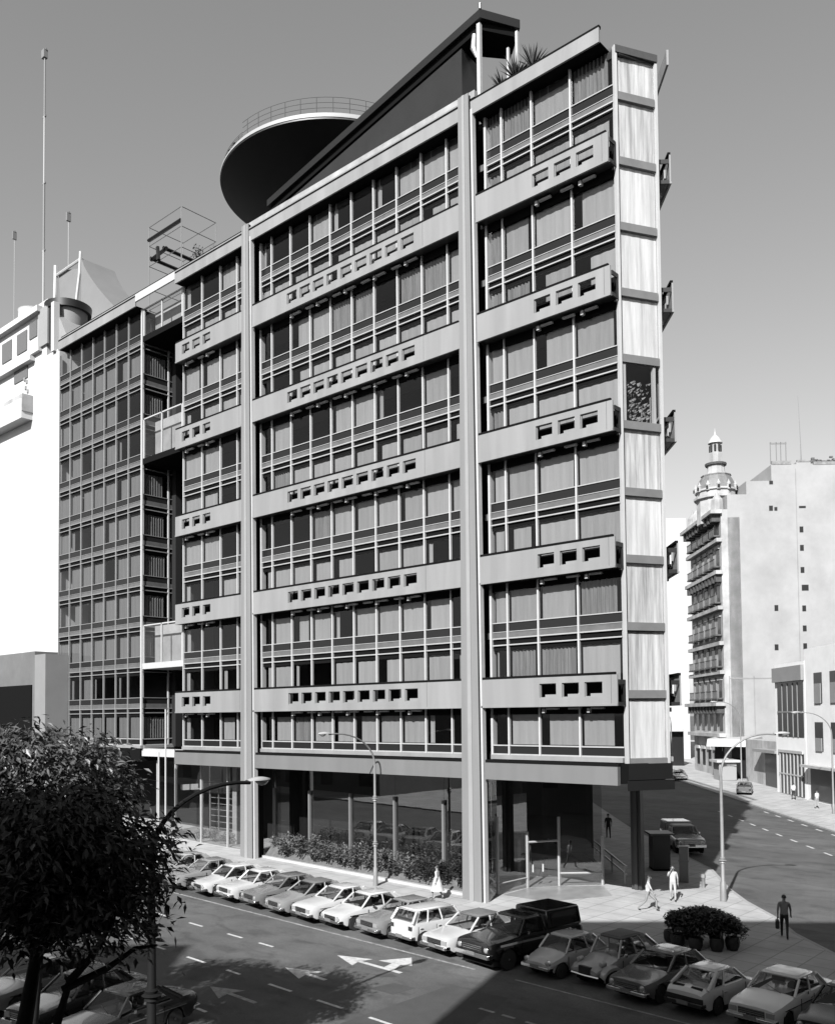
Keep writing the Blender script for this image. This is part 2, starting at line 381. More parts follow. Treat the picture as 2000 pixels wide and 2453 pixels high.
# spandrel assemblies (storey by storey and bay by bay)
def assembly(F, a0, a1, zs, wing=False):
    sp = MB(); sp.fbox(F, a0, a1, -.01, .1, zs+.03, zs+.43); part(sp, 'spandrel_panel', spanM)
    t = MB(); t.fbox(F, a0, a1, -.06, .05, zs+.43, zs+.475); t.fbox(F, a0, a1, -.03, .05, zs-.01, zs+.02)
    t.fbox(F, a0, a1, -.07, .05, zs-.35, zs-.29); t.fbox(F, a0, a1, -.07, .05, zs-.68, zs-.62)
    part(t, 'transom', wingM if wing else transM)
    g = MB(); g.fbox(F, a0, a1, .0, .1, zs-.29, zs-.01); part(g, 'slab_panel', panelM)
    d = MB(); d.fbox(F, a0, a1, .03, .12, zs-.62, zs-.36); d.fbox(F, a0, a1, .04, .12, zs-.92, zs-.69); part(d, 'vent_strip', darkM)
for bn, xs_ in bays.items():
    for j in (2,4,6,8,10): assembly(FG, xs_[0], xs_[-1], slab[j])
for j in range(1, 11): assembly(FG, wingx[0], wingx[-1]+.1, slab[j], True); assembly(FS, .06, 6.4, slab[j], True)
for j in range(1, 11): assembly(FB, .1, 43, slab[j])
for F, a0, a1 in ((FG, -34.2, -26.9), (FG, -25.7, -9.0), (FG, -7.7, -.47), (FG, wingx[0], -39.4), (FS, .06, 6.4), (FB, .1, 43)):
    sp = MB(); sp.fbox(F, a0, a1, -.01, .1, .09, .46); part(sp, 'spandrel_panel', spanM)
    t = MB(); t.fbox(F, a0, a1, -.07, .05, .46, .52); t.fbox(F, a0, a1, -.05, .05, .03, .09); part(t, 'transom', transM)
    g = MB(); g.fbox(F, a0, a1, -.2, .1, -.18, .03); part(g, 'slab_panel', steel)
for bn, xs_ in bays.items():
    for k in range(5): part(MB().fbox(FG, xs_[0], xs_[-1], -.02, .12, bb[k]-.34, bb[k]+1.14), 'slab_shade_panel', darkM)  # dark panel over the slab edge, extended to paint in the band's shadow
# spandrel bands with openings for the air units
HM = [(-22.33+1.177*i, -21.42+1.177*i) for i in range(9)]
HR = [(-4.44,-3.53),(-3.22,-2.32),(-2.03,-1.13)]; HL = [(-33.41,-32.53),(-32.2,-31.32),(-30.99,-30.15)]
def band(F, x0, x1, z, holes, endcap, out=0.):
    H = 1.37; h0, h1 = z+.42, z+1.08; m = MB(); T = .07
    jn = MB()
    xs_ = [x0]+[v for h in holes for v in h]+[x1]
    m.fbox(F, x0, x1, out, out+T, z, h0); m.fbox(F, x0, x1, out, out+T, h1, z+H)
    for i in range(0, len(xs_), 2):
        if xs_[i+1]-xs_[i] > .01: m.fbox(F, xs_[i], xs_[i+1], out, out+T, h0, h1)
    m.fbox(F, x0, x1, out-.03, out, z+.0, z+.09)                       # bottom lip
    bnd = part(m, 'spandrel_band', steel)
    for q_ in range(1, int((x1-x0)/3.58)+1): jn.fbox(F, x0+q_*3.58-.012, x0+q_*3.58+.012, out-.003, out, z+.1, z+H) if not any(h[0]-.05 < x0+q_*3.58 < h[1]+.05 for h in holes) else None
    if jn.v: part(jn, 'panel_joint', panelM, parent=bnd)
    t = MB(); t.fbox(F, x0+.01, x1-.12, out+.005, out+.14, z+H, z+H+.12); part(t, 'coping', darkM, parent=bnd)
    if holes:
        fr = MB()
        for a, c in holes:
            for bx in ((a-.0, a+.03, h0, h1), (c-.03, c, h0, h1), (a+.03, c-.03, h0, h0+.03), (a+.03, c-.03, h1-.03, h1)):
                fr.fbox(F, bx[0], bx[1], out+.072, out+.15, bx[2], bx[3])
            fr.fbox(F, a+.25, c-.03, out+.1, out+.2, h0+.03, h0+.15)
        part(fr, 'vent_frame', steel, parent=bnd)
    br = MB()
    for x in endcap:
        br.fbox(F, x-.03, x+.03, out+.075, PG-.1, z+.0, z+.16); br.fbox(F, x-.03, x+.03, out+.075, PG-.1, z+.95, z+1.15)
        br.fbox(F, x-.03, x+.03, PG-.22, PG-.11, z+.16, z+.95)
    br.fbox(F, x0+.05, x1-.05, out+.075, PG-.12, z+.02, z+.05)
    part(br, 'bracket', blackM, parent=bnd)
    if holes:
        for i, (a, c) in enumerate(holes):
            part(MB().fbox(F, a+.1, c-.15, .35, .5, z-.13, z-.05), 'air_unit', rimM, parent=bnd)
            if i % 2 == 0: part(MB().fbox(F, a-.08, a+.06, .3, .48, z-.28, z-.08), 'air_pipe', rimM, parent=bnd)
F0 = ((0, 0), (1, 0), (0, 1))
for k in range(5):
    band(F0, -34.2, -26.9+k*.03, bb[k], HL, [-34.1])
    band(F0, -25.7, -9.02+k*.03, bb[k], HM, [])
    band(F0, -7.85, -.38, bb[k], HR, [-.35])
    FBo = ((cB[0]+.766*PG, cB[1]+.6428*PG), D, (-.766, -.6428))
    band(FBo, .5, 6.6, bb[k], [(1.2,2.1),(2.4,3.3),(3.6,4.5)], [.53]); band(FBo, 8.2, 25, bb[k], [], [])
# top fascia
part(MB().box(-39.4,-34.3,0,.12,32.62,33.17), 'roof_fascia', mullM)
for x0, x1 in ((-51.1,-39.4),(-34.3,-26.75),(-26.0,-8.9),(-8.1,-.75)):
    f = MB(); f.box(x0, x1, 0, .1, 32.28, 32.96)
    fa = part(f, 'roof_fascia', steel)
    part(MB().box(x0, x1, .02, .2, 32.96, 33.09), 'fascia_joint', darkM, parent=fa)
    if x0 < -20: part(MB().box(x0, x1, .0, .3, 33.09, 33.17), 'gutter', steel, parent=fa)
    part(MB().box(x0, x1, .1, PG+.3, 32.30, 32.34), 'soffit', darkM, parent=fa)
part(MB().box(-51.0,-8.0,.3,.5,33.17,33.3), 'roof_kerb_joint', darkM)
part(MB().box(-26.4,-8.0,.22,.5,33.3,33.66), 'roof_upstand', mat('weathered_upstand', .45, .8, 0, .35, .8))
part(MB().box(-36.5,-.0,.0,.0001,0,.0001), 'roof_joint', darkM) if False else None
fb = MB(); fb.fbox(FBo, .5, 43, 0, .1, 32.28, 33.0); part(fb, 'roof_fascia', steel)
part(MB().box(-51,-26.6,.2,.32,33.3,33.42), 'roof_rail', darkM)
part(MB().box(-7.9, -4.6, .3, .42, 33.1, 33.3), 'roof_rail', steelB)
# base beams
for x0, x1, y1 in ((-34.3,-26.98,.25),(-25.72,-9.1,.25),(-7.7,-.45,.25)):
    part(MB().box(x0, x1, 0, y1, -1.15, -.34), 'base_beam', steelB)
    part(MB().box(x0, x1, .08, .3, -.34, -.2), 'beam_joint', darkM)
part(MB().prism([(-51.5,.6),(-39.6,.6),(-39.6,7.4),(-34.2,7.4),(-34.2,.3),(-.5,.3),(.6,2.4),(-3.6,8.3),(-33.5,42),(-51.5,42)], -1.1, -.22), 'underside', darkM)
part(MB().fbox(FE, .02, 2.25, -.16, .1, -.95, -.24), 'tip_beam', blackM)
# wedge plate under the tip
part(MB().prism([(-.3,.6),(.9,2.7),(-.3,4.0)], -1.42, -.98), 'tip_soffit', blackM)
# pillars (tapered, with side flanges)
def pillar(xc, y0, y1, F=None):
    zb, zt = g0(xc)-.1, 33.45
    w0, w1 = .6, .33
    def slabp(dx0, dx1, ya, yb):
        m = MB(); m.hexa([(xc+dx0*w0,ya,zb),(xc+dx1*w0,ya,zb),(xc+dx1*w0,yb,zb),(xc+dx0*w0,yb,zb),(xc+dx0*w1,ya,zt),(xc+dx1*w1,ya,zt),(xc+dx1*w1,yb,zt),(xc+dx0*w1,yb,zt)]); return m
    p = part(slabp(-1, 1, y0, y0+.07), 'pillar', pillarM)
    part(slabp(-.22, .22, y0-.035, y0), 'pillar_rib', mat('pillar_rib_steel', .44, .45, 0, .05, 1), parent=p)
    part(slabp(-.8, .8, y0+.09, y1), 'pillar_web', darkM, parent=p)
    m = MB(); m.hexa([(xc+w0+.1,y0+.02,zb),(xc+w0+.22,y0+.02,zb),(xc+w0+.22,y0+.3,zb),(xc+w0+.1,y0+.3,zb),(xc+w1+.1,y0+.02,zt-.9),(xc+w1+.22,y0+.02,zt-.9),(xc+w1+.22,y0+.3,zt-.9),(xc+w1+.1,y0+.3,zt-.9)])
    part(m, 'pillar_flange', mullM, parent=p)
pillar(-26.35, -.05, .95); pillar(-8.53, -.05, .95)
part(MB().box(-4.2,-3.62,8.0,8.35,g0(-4)-.1,-.9), 'pillar', mat('dark_pillar', .05, .5))
part(MB().box(-3.98,-3.8,7.9,8.0,g0(-4)-.1,-.9), 'pillar_rib', mat('dark_rib', .08, .5))
# narrow end face
part(MB().fbox(FE, -.05, .09, -.08, .1, -.25, 32.3), 'corner_post', mullM); part(MB().fbox(FE, 2.08, 2.2, -.08, .1, -.25, 31.9), 'corner_post', mullM)
for j in range(11):
    z0, z1 = 3.02*j, 3.02*(j+1)-.36
    if j == 10: z1 = 31.95
    part(MB().fbox(FE, .13, 2.05, -.06, .1, z0-.36 if j else -.28, z0), 'slab_edge', slabM)
    pn = MB(); o_, u_, w_ = FE
    pn.q(*[(o_[0]+u_[0]*a, o_[1]+u_[1]*a, z) for a, z in ((.13,z0),(2.05,z0),(2.05,z1),(.13,z1))]); ew = part(pn, 'end_window', glassM)
    if j != 5:
        cu = MB(); curtain(cu, FE, .11, 2.07, z0, z1-.02, .10, .006, .3); part(cu, 'curtain', endN if j in (1, 2, 4, 9, 10) else endM, parent=ew)
    else:
        cu = MB()
        for a in (.2, 1.75): cu.fbox(FE, a, a+.13, .03, .2, z0, z1)
        part(cu, 'curtain', rimM, parent=ew)
        pl = MB()
        for i in range(240):
            a = random.uniform(.3,1.7); z = z0+random.random()**1.4*1.9; d = random.uniform(.25,.7); s2 = .09
            x, y = o_[0]+u_[0]*a+w_[0]*d, o_[1]+u_[1]*a+w_[1]*d; t = random.uniform(0, 6)
            pl.q((x,y,z),(x+s2*cos(t),y+s2*.4,z+s2*.5),(x+s2*1.4*cos(t),y+.1,z+s2*1.6),(x-.05,y,z+s2))
        t = thing('indoor_plant', 'leafy plant seen through the one clear window of the narrow end', 'plant', (-.1, 1.9, z0)); pl.build('foliage', leafL, t).location = (.1, -1.9, -z0)
part(MB().fbox(FE, .0, 2.2, -.12, .3, 31.97, 32.3), 'slab_edge', mat('roof_edge_dark', .08, .6, 0, .2, 1))
# overhanging end of the roof fascia

# bridges across the recess
def bridge(z0, z1, dark):
    m = MB(); m.box(-39.4,-34.3,PG-.02,PG+.0,z0,z1); g = part(MB().q((-39.4,PG-.01,z0),(-34.3,PG-.01,z0),(-34.3,PG-.01,z1),(-39.4,PG-.01,z1)), 'bridge_glass', glassC)
    fr = MB(); fr.box(-39.4,-34.3,PG-.06,PG+.05,z1-.08,z1)
    for x in (-39.3,-36.95,-34.4): fr.box(x-.05,x+.05,PG-.06,PG+.05,z0,z1)
    part(fr, 'bridge_frame', mullM, parent=g)
    part(MB().box(-39.45,-34.25,PG-.05,7.0,z0-.42,z0), 'bridge_floor', darkM if dark else rimM, parent=g)
    part(MB().box(-39.4,-34.3,1.7,1.8,z0,z1), 'bridge_back', mat('bridge_back_wall', .45, .8, 0, .2, 1), parent=g)
bridge(30.25, 32.3, True); bridge(21.1, 24.05, True); bridge(6.0, 8.8, False)
part(MB().box(-38.95,-38.85,5.9,6.0,0,32), 'recess_wall', darkM)
part(MB().box(-39.4,-34.3,7.2,7.4,-.2,32.3), 'recess_wall', intM)
part(MB().box(-34.36,-34.22,PG+.05,7.2,-.2,32.3), 'recess_wall', mat('recess_side', .12, .6))

# roof disc
def ring(mb, c, r0, z0, r1, z1, n=72): mb.lathe([(r0,z0),(r1,z1)], (c[0],c[1],0), n)
dc = (-29.4, 10.95); DR = 8.6; DZ = 41.5
m = MB(); m.lathe([(0.01,DZ-.7),(2.4,DZ-.75),(7.0,DZ-.28),(DR,DZ),(DR,DZ+.12)], (dc[0],dc[1],0), 96); dsk = part(m, 'roof_disc', roofM, smooth=30)
m = MB(); m.lathe([(DR,DZ+.12),(DR+.04,DZ+.12),(DR+.04,DZ+.25),(DR-.12,DZ+.29),(DR-.12,DZ+.5),(.01,DZ+.55)], (dc[0],dc[1],0), 96); part(m, 'disc_rim', mat('rim_pale', .5, .6), parent=dsk, smooth=30)
m = MB()
for i in range(96):
    a = 2*pi*i/96
    if sin(a) > -.02: continue
    hi = .42 if cos(a) < -.13 else 1.1
    rr_ = DR-.2; x, y = dc[0]+rr_*cos(a), dc[1]+rr_*sin(a); a2 = 2*pi*(i+1)/96; x2, y2 = dc[0]+rr_*cos(a2), dc[1]+rr_*sin(a2)
    if i % 2 == 0: m.tube([(x,y,DZ+.5),(x,y,DZ+.5+hi)], .028, 5)
    for h in ([.14,.28,.42] if hi < .5 else [.37,.73,1.1]): m.tube([(x,y,DZ+.5+h),(x2,y2,DZ+.5+h)], .016, 4)
part(m, 'disc_railing', mat('railing_grey', .09, .6), parent=dsk)
for i in range(26, 46):
    a = 2*pi*i/56; x, y = dc[0]+(DR-.3)*cos(a), dc[1]+(DR-.3)*sin(a)
    if cos(a) < -.15: part(MB().box(x-.1, x+.1, y-.1, y+.1, DZ+.5, DZ+.85), 'disc_lamp', blackM, parent=dsk)
part(MB().lathe([(2.4,32.1),(2.4,DZ-.7)], (dc[0],dc[1],0), 32), 'disc_drum', roofM, smooth=30)
# penthouse with its slanting dark side and open canopy
m = MB()
P1 = (-8.2,.8); P2 = (-29.5, 4.3)
m.prism([(-9.6,1.25),(-9.75,2.9),(-13.9,8.0),(-29,9),(-29.4,4.6)], 32.2, 37.2); ph = part(m, 'penthouse_wall', mat('penthouse_cladding', .035, .35, 0, .15, .8))
m = MB(); m.prism([(-8.0,.75),(-6.9,2.75),(-8.3,4.0),(-9.4,2.5),(-13.8,8.0),(-29.5,10),(-29.5,4.3)], 37.75, 38.2); part(m, 'penthouse_roof', blackM)
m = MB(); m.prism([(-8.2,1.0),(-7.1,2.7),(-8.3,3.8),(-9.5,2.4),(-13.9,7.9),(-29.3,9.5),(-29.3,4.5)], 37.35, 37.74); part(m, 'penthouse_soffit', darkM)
m = MB(); m.box(-8.3,-8.1,.85,1.05,33.2,37.6); m.box(-7.12,-6.98,2.6,2.74,32.3,37.6); m.box(-7.6,-7.48,2.5,2.62,32.3,36.9); part(m, 'canopy_post', mullM)
m = MB()
for x in (-8.6,): m.tube([(x,1.05,37.3),(x-.05,1.05,36.6),(x+.15,1.05,36.0)], [.12,.16,.05], 6)
part(m, 'canopy_bracket', steel)
part(MB().tube([(-8.0,.78,38.2),(-8.0,.78,38.5)], .07, 6), 'roof_stub', blackM)

# ground floor: lobby glass, fins, planter
gl = MB()
def gq(m, a, b2, z0, z1): m.q((a[0],a[1],z0),(b2[0],b2[1],z0),(b2[0],b2[1],z1),(a[0],a[1],z1))
for a, b2 in zip([-26.8,-23.1,-19.5,-15.9,-12.3], [-23.1,-19.5,-15.9,-12.3,-9.1]):
    q_ = MB(); gq(q_, (a+.01,2.4), (b2-.01,2.4), g0(a), -1.05); part(q_, 'lobby_window', glassG)
for x in (-26.5,-23.1,-19.5,-15.9,-12.3): part(MB().box(x-.065,x+.065,2.24,2.39,g0(x),-2.6), 'glass_fin', steelB)
part(MB().box(-26.9,-9.0,4.8,5.0,-7.4,-1), 'lobby_wall', intM)
part(MB().box(-26.8,-9.0,2.41,4.8,-7.3,-6.95), 'lobby_floor', panelM)
# corner vestibule
vt = [(-7.75,.35),(-8.43,1.93),(-8.34,4.45),(-7.42,6.07),(-5.85,7.9)]
for a, b2 in zip(vt[:-1], vt[1:]):
    q_ = MB(); gq(q_, a, b2, g0(-8), -1.05); part(q_, 'lobby_window', glassG)
fr = [(-8.43,1.93,-3.2),(-8.34,4.45,-4.2),(-7.42,6.07,-3.5),(-5.85,7.9,-4.6)]
for x, y, z in fr: part(MB().box(x-.06,x+.06,y-.06,y+.06,g0(x),z), 'door_post', transM)
for p_, r_ in (([(-8.34,4.45,-4.75),(-7.42,6.07,-4.75)], .06), ([(-7.42,6.07,-6.5),(-5.85,7.9,-6.55)], .06), ([(-8.43,1.93,-6.6),(-8.34,4.45,-6.6)], .04)): part(MB().tube(p_, r_, 6), 'door_rail', transM)
for a, b2 in (((-8.2,4.75),(-7.95,5.15)), ((-7.9,5.25),(-7.62,5.7))): part(MB().tube([(a[0],a[1],-6.35),(a[0],a[1],-5.95)], .05, 6), 'door_handle', rimM)
part(MB().box(-14,-9.4,7.5,8.0,-7.3,-1), 'lobby_wall', intM)
part(MB().prism([(-8.6,11.3),(-7.7,10.1),(-20.5,25.2),(-21.5,24.2)], -7.4, -1.0), 'lobby_wall', intM)
part(MB().tube([(-4.7,8.4,-6.2),(-14.5,20.0,-6.2)], .06, 6), 'handrail', transM); part(MB().tube([(-4.7,8.4,-6.6),(-14.5,20.0,-6.6)], .05, 6), 'handrail', transM)
part(MB().fbox(((-6.2,8.6),D,(-.766,-.643)), 0, 26, 0, .3, -7.3, -6.4), 'parapet_wall', darkM)
m = MB()
for i in range(4): m.tube([(-4.9-2.4*i,8.6+2.85*i,-7.3),(-4.9-2.4*i,8.6+2.85*i,-6.2)], .05, 5)
part(m, 'rail_post', transM)
struct(sheet('entrance_slab', [(-8.24,2.12),(-5.77,2.37),(-4.1,5.8),(-5.72,7.7),(-7.4,6.0),(-8.3,4.4)], .056, paveD))
# left part of the ground floor
part(MB().box(-52,-34.4,.75,1.2,-.75,-.2), 'canopy_beam', rimM)
q_ = MB(); gq(q_, (-39,1.6), (-26.9,1.6), -6.9, -1.1); part(q_, 'lobby_window', glassG)
part(MB().box(-52,-27,6.0,6.3,-6.9,-.8), 'lobby_wall', intM)
m = MB(); m.hexa([(-36.8,2.2,-3.2),(-29.6,3.4,-2.7),(-29.6,3.9,-2.7),(-36.8,2.7,-3.2),(-36.8,2.2,-2.8),(-29.6,3.4,-2.3),(-29.6,3.9,-2.3),(-36.8,2.7,-2.8)]); part(m, 'stair_beam', rimM)
part(MB().box(-31.3,-30.8,2.6,3.1,-6.9,-1.1), 'lobby_column', rimM)
m = MB()
for i in range(8): m.box(-34.6, -31.6, 3.2, 3.26, -6.2+.42*i, -6.16+.42*i)
for i in range(4): m.box(-34.6+1.0*i,-34.54+1.0*i,3.1,3.16,-6.7,-2.9)
part(m, 'lobby_shelving', transM)
for x in (-38.8,-36.5,-33.4,-30.4,-27.6): part(MB().box(x-.06,x+.06,1.5,1.62,-6.9,-1.1), 'glass_fin', transM)
# rooftop: scaffold frame, plants
t = thing('roof_pergola', 'thin metal pipe frame with dark beams standing on the roof behind the parapet', 'pergola', (-40.3, 4.5, 32.3))
m = MB(); kx = .965
X0, X1, Y0, Y1 = -1.9, 2.5, -1.6, 1.5
for x in (X0, X1):
    for y in (Y0, Y1): m.tube([(x,y,0),(x,y,8.1)], .045, 5)
for z in (1.5, 3.2, 5.0, 6.6, 8.1):
    m.tube([(X0,Y0,z),(X1,Y0,z)], .035, 4); m.tube([(X0,Y1,z),(X1,Y1,z)], .035, 4); m.tube([(X0,Y0,z),(X0,Y1,z)], .035, 4); m.tube([(X1,Y0,z),(X1,Y1,z)], .035, 4)
m.build('pipe_frame', poleM, t)
for p_ in ([(-2.0,Y0,7.1),(2.4,Y0,7.1)],[(-2.4,-1.2,6.0),(-2.4,2.6,6.0)],[(-.6,-1.2,6.2),(-.6,2.8,6.2)],[(-2.6,-1,6.0),(-.4,-1,6.2)],[(2.6,-3.6,3.2),(2.3,-3.5,4.3)]): MB().tube(p_, .15, 5).build('beam', blackM, t)

def leaves(mb, c, rx, ry, rz, n, s, droop=.3, shell=.5):
    for i in range(n):
        while 1:
            p = Vector((random.uniform(-1,1), random.uniform(-1,1), random.uniform(-1,1)))
            if p.length <= 1 and p.length > shell*random.random(): break
        x, y, z = c[0]+p.x*rx, c[1]+p.y*ry, c[2]+p.z*rz
        a = random.uniform(0, 2*pi); t = random.uniform(-.9, .5)-droop; L = s*random.uniform(.6,1.3); w = L*.22
        d = Vector((cos(a)*cos(t), sin(a)*cos(t), sin(t))); n_ = d.cross(Vector((random.uniform(-.4,.4), random.uniform(-.4,.4), 1))).normalized()*w
        o = Vector((x,y,z)); mb.q(o, o+d*L*.5+n_, o+d*L, o+d*L*.5-n_)
def plant(name, label, cat, loc, rx, ry, rz, n, s, m, group=None, trunk=True, droop=-.4):
    t = thing(name, label, cat, loc, 0, group); mb = MB()
    for i in range(max(3, n//60)):
        cx_, cy_, cz_ = random.uniform(-.7,.7)*rx, random.uniform(-.7,.7)*ry, rz*random.uniform(.5,1.4)
        leaves(mb, (cx_, cy_, cz_), rx*.45, ry*.45, rz*.5, 60, s, droop)
    mb.build('foliage', m, t)
    if trunk:
        st = MB()
        for i in range(5): st.tube([(random.uniform(-.3,.3)*rx, 0, -.05), (random.uniform(-.6,.6)*rx, random.uniform(-.5,.5)*ry, rz)], [.03,.015], 5)
        st.build('stem', barkM, t)
    return t
plant('roof_plant', 'wispy shrub on the roof edge next to the pipe frame', 'plant', (-31.9,1.6,33.3), .9, .7, .9, 240, .22, leafL, None, True, -.8)
plant('roof_plant', 'creeper rising along the parapet between pipe frame and left pillar', 'plant', (-34.3,2.0,33.3), 1.1, .6, 1.3, 200, .2, leafL, None, True, -.8)
def spiky(loc, n, L, label):
    t = thing('agave', label, 'plant', loc, 0); m = MB()
    for i in range(n):
        a = random.uniform(0, 2*pi); e = random.uniform(.3,1.4); l = L*random.uniform(.6,1.1)
        d = Vector((cos(a)*cos(e), sin(a)*cos(e), sin(e))); n_ = Vector((-sin(a), cos(a), 0))*.05
        m.q(n_*-1, n_, d*l*.6+n_*.8+Vector((0,0,.04)), d*l, d*l*.6-n_*.8+Vector((0,0,.04)))
    m.build('leaf_blades', leafD, t)
spiky((-5.9,.9,33.5), 40, 1.1, 'spiky plant on the roof edge right beside the canopy post')
spiky((-4.9,.9,33.6), 44, 1.2, 'tallest spiky plant on the roof edge right of the canopy')
spiky((-6.9,1.2,33.5), 36, 1.3, 'spiky plant under the dark roof canopy')
spiky((-5.3,1.5,33.6), 30, .9, 'small spiky plant behind the other two on the roof edge')

# planter in front of the lobby
t = thing('planter', 'long low planter with pale edging between the two big pillars', 'planter', (-17.4,.9,g0(-17.4)+.05))
PX = lambda x: x+17.4
m = MB()
pl0, pl1 = -25.6, -9.2
zz = lambda x: g0(x)-g0(-17.4)
m.hexa([(PX(pl0),-.3,zz(pl0)),(PX(pl1),-.35,zz(pl1)),(PX(pl1),-.1,zz(pl1)),(PX(pl0),-.1,zz(pl0)),(PX(pl0),-.3,zz(pl0)+.14),(PX(pl1),-.35,zz(pl1)+.14),(PX(pl1),-.1,zz(pl1)+.14),(PX(pl0),-.1,zz(pl0)+.14)]); m.build('kerb_edge', rimM, t)
m = MB(); m.hexa([(PX(pl0),-.1,zz(pl0)),(PX(pl1),-.1,zz(pl1)),(PX(pl1),.55,zz(pl1)),(PX(pl0),.55,zz(pl0)),(PX(pl0),-.1,zz(pl0)+.1),(PX(pl1),-.1,zz(pl1)+.1),(PX(pl1),.55,zz(pl1)+.75),(PX(pl0),.55,zz(pl0)+.75)]); m.build('sloped_bed', mat('planter_bed', .16, .95, 0, .3, 3, .5, 20), t)
for i in range(12):
    x = -23.6+i*1.25
    lab = ['leftmost low bushy plant in the long planter by the left pillar'] + ['low bushy plant in the long planter, number %d from the left pillar' % (k+1) for k in range(1, 12)]
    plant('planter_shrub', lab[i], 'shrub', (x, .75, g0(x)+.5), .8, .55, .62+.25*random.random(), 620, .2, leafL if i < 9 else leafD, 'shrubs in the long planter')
for i in range(5):
    x = -36.5+i*1.7
    plant('lobby_plant', ['leftmost pale bushy plant behind the left lobby glass','second pale plant from the left behind the left lobby glass','middle pale plant behind the left lobby glass','fourth pale plant behind the left lobby glass','bushy plant behind the lobby glass next to the left pillar'][i], 'plant', (x, 2.4, -6.6), .8, .5, .5, 180, .2, leafL, 'plants behind the left lobby glass')
struct(MB().prism([(-38.5,1.9),(-27.2,1.9),(-27.2,3.4),(-38.5,3.4)], -7.2, -6.6).build('lobby_terrace', rimM))

# ------------------------------------------------------------------ white building on the left
W = thing('white_building', 'blown out white building with rounded top and small windows at the left edge', 'building', (-60, .7, g0(-60)), world=True)
def wp(mb, name, m, parent=None, **k):
    o = mb.build(name, m, parent=W if parent is None else parent, **k)
    if parent is not None: o.location = (0,0,0)
    return o
m = MB(); m.box(-80,-54.5,.7,16,-7,37.3); m.box(-54.5,-52.25,.7,16,-7,33.0); wp(m, 'wall', whiteM)
wp(MB().box(-80,-55.3,.35,.7,33.6,33.95), 'cornice', whiteM); wp(MB().box(-80,-55.3,.2,.7,37.0,37.5), 'cornice', whiteM)
wp(MB().box(-80,-55.8,1.4,9,37.5,38.6), 'upper_storey', whiteM)
wp(MB().lathe([(1.3,38.6),(1.3,39.3),(1.35,39.4),(.01,39.6)], (-61.0,2.6,0), 24), 'roof_drum', whiteM, smooth=30)
m = MB()
for x in (-78,-75,-72,-69,-66,-63,-60): wp(MB().box(x, x+1.9, .62, .72, 34.5, 36.3), 'window', mat('grey_glass', .2, .2))  # plain grey glass tone for these windows
wp(MB().box(-57.6,-56.2,.62,.72,35.2,36.6), 'window', mat('grey_glass', .2, .2)); wp(MB().box(-60.5,-57.9,.62,.72,32.0,33.2), 'window', mat('grey_glass', .2, .2))
wp(MB().box(-80,-56.6,.2,.7,33.1,33.5), 'balcony_ledge', whiteM)
wp(MB().box(-55.7,-54.0,.5,.7,33.9,37.2), 'recess_panel', greyP)
wp(MB().box(-53.9,-53.3,.6,.72,33.6,36.9), 'dark_slot', blackM)
wp(MB().box(-53.25,-52.75,.45,.95,32.9,37.1), 'pier', whiteM)
m = MB(); m.lathe([(1.9,37.0),(1.95,37.6),(1.75,37.65)], (-54.1,2.4,0), 32); wp(m, 'curved_parapet', blackM, smooth=40)
m = MB(); m.lathe([(1.5,35.5),(1.6,37.0),(1.9,37.05)], (-54.1,2.4,0), 32); wp(m, 'curved_hood', greyP, smooth=40)
wp(MB().hexa([(-53.0,.9,33),(-50.8,.9,33),(-50.8,6,33),(-53.0,6,33),(-53.0,.9,36.2),(-52.4,.9,35.4),(-52.4,6,35.4),(-53.0,6,36.2)]), 'side_roof', greyP)
m = MB(); m.box(-80,-57.0,-.3,.7,28.0,29.7); wp(m, 'balcony_box', whiteM)
m = MB(); m.hexa([(-80,-.28,28.6),(-56.9,-.28,28.6),(-56.9,.7,28.6),(-80,.7,28.6),(-80,-.28,29.9),(-56.9,-.28,30.1),(-56.9,.7,30.1),(-80,.7,30.1)]); wp(m, 'balcony_slab', whiteS)
for i, (x, z) in enumerate([(-58.6,31.8),(-58.2,31.5),(-58.4,31.0),(-58.0,30.6)]): wp(MB().box(x, x+.22, .6, .7, z, z+.3), 'relief_sign', greyP)
wp(MB().box(-80,-52.1,-1.3,.7,-7,7.5), 'annex_wall', mat('annex_grey', .2, .9, 0, .15, .6)); wp(MB().box(-52.1,-50.3,-1.3,.6,-7,7.2), 'annex_pier', mat('annex_light', .32, .9, 0, .05, 1))
wp(MB().box(-80,-52.5,-1.4,-1.28,-6.8,4.8), 'annex_opening', darkM)
for i in range(3): wp(MB().box(-62+i*.05,-61.95+i*.05,-1.5,-1.42,1,4), 'annex_shutter', mat('shutter', .08, .5)) if i == 0 else None
# swooping sculptural roof form and masts far behind
t = thing('roof_sculpture', 'pale swooping concave roof form with two white horns behind the wing', 'roof structure', (-60.5, 8, 37))
m = MB()
def swoop(y, sgn=1):
    pts = []
    for i in range(13):
        u = i/12; pts.append((-4.9+8.6*u, y, 9.9-8.2*(u**.6)))
    return pts
prof = [(-4.9,9.9),(-4.6,7.6),(-3.9,5.4),(-2.8,4.2),(-2.0,4.2),(-1.0,5.2),(-.5,7.2),(-.1,9.0)]
m.k = 0
rowsA = []
for i in range(15):
    u = i/14; x = -.1+7.0*u; rowsA.append([(x, -1.0, 9.0-7.4*u**.8), (x, 2.5, 9.0-7.4*u**.8)])
m.grid([[r[0] for r in rowsA], [r[1] for r in rowsA]])
base = [(r[0][0], -1.0, -1) for r in rowsA]; m.grid([base, [r[0] for r in rowsA]]); m.build('sloping_flank', mat('sculpture_concrete', .27, .8, 0, .06, .6), t, smooth=40)
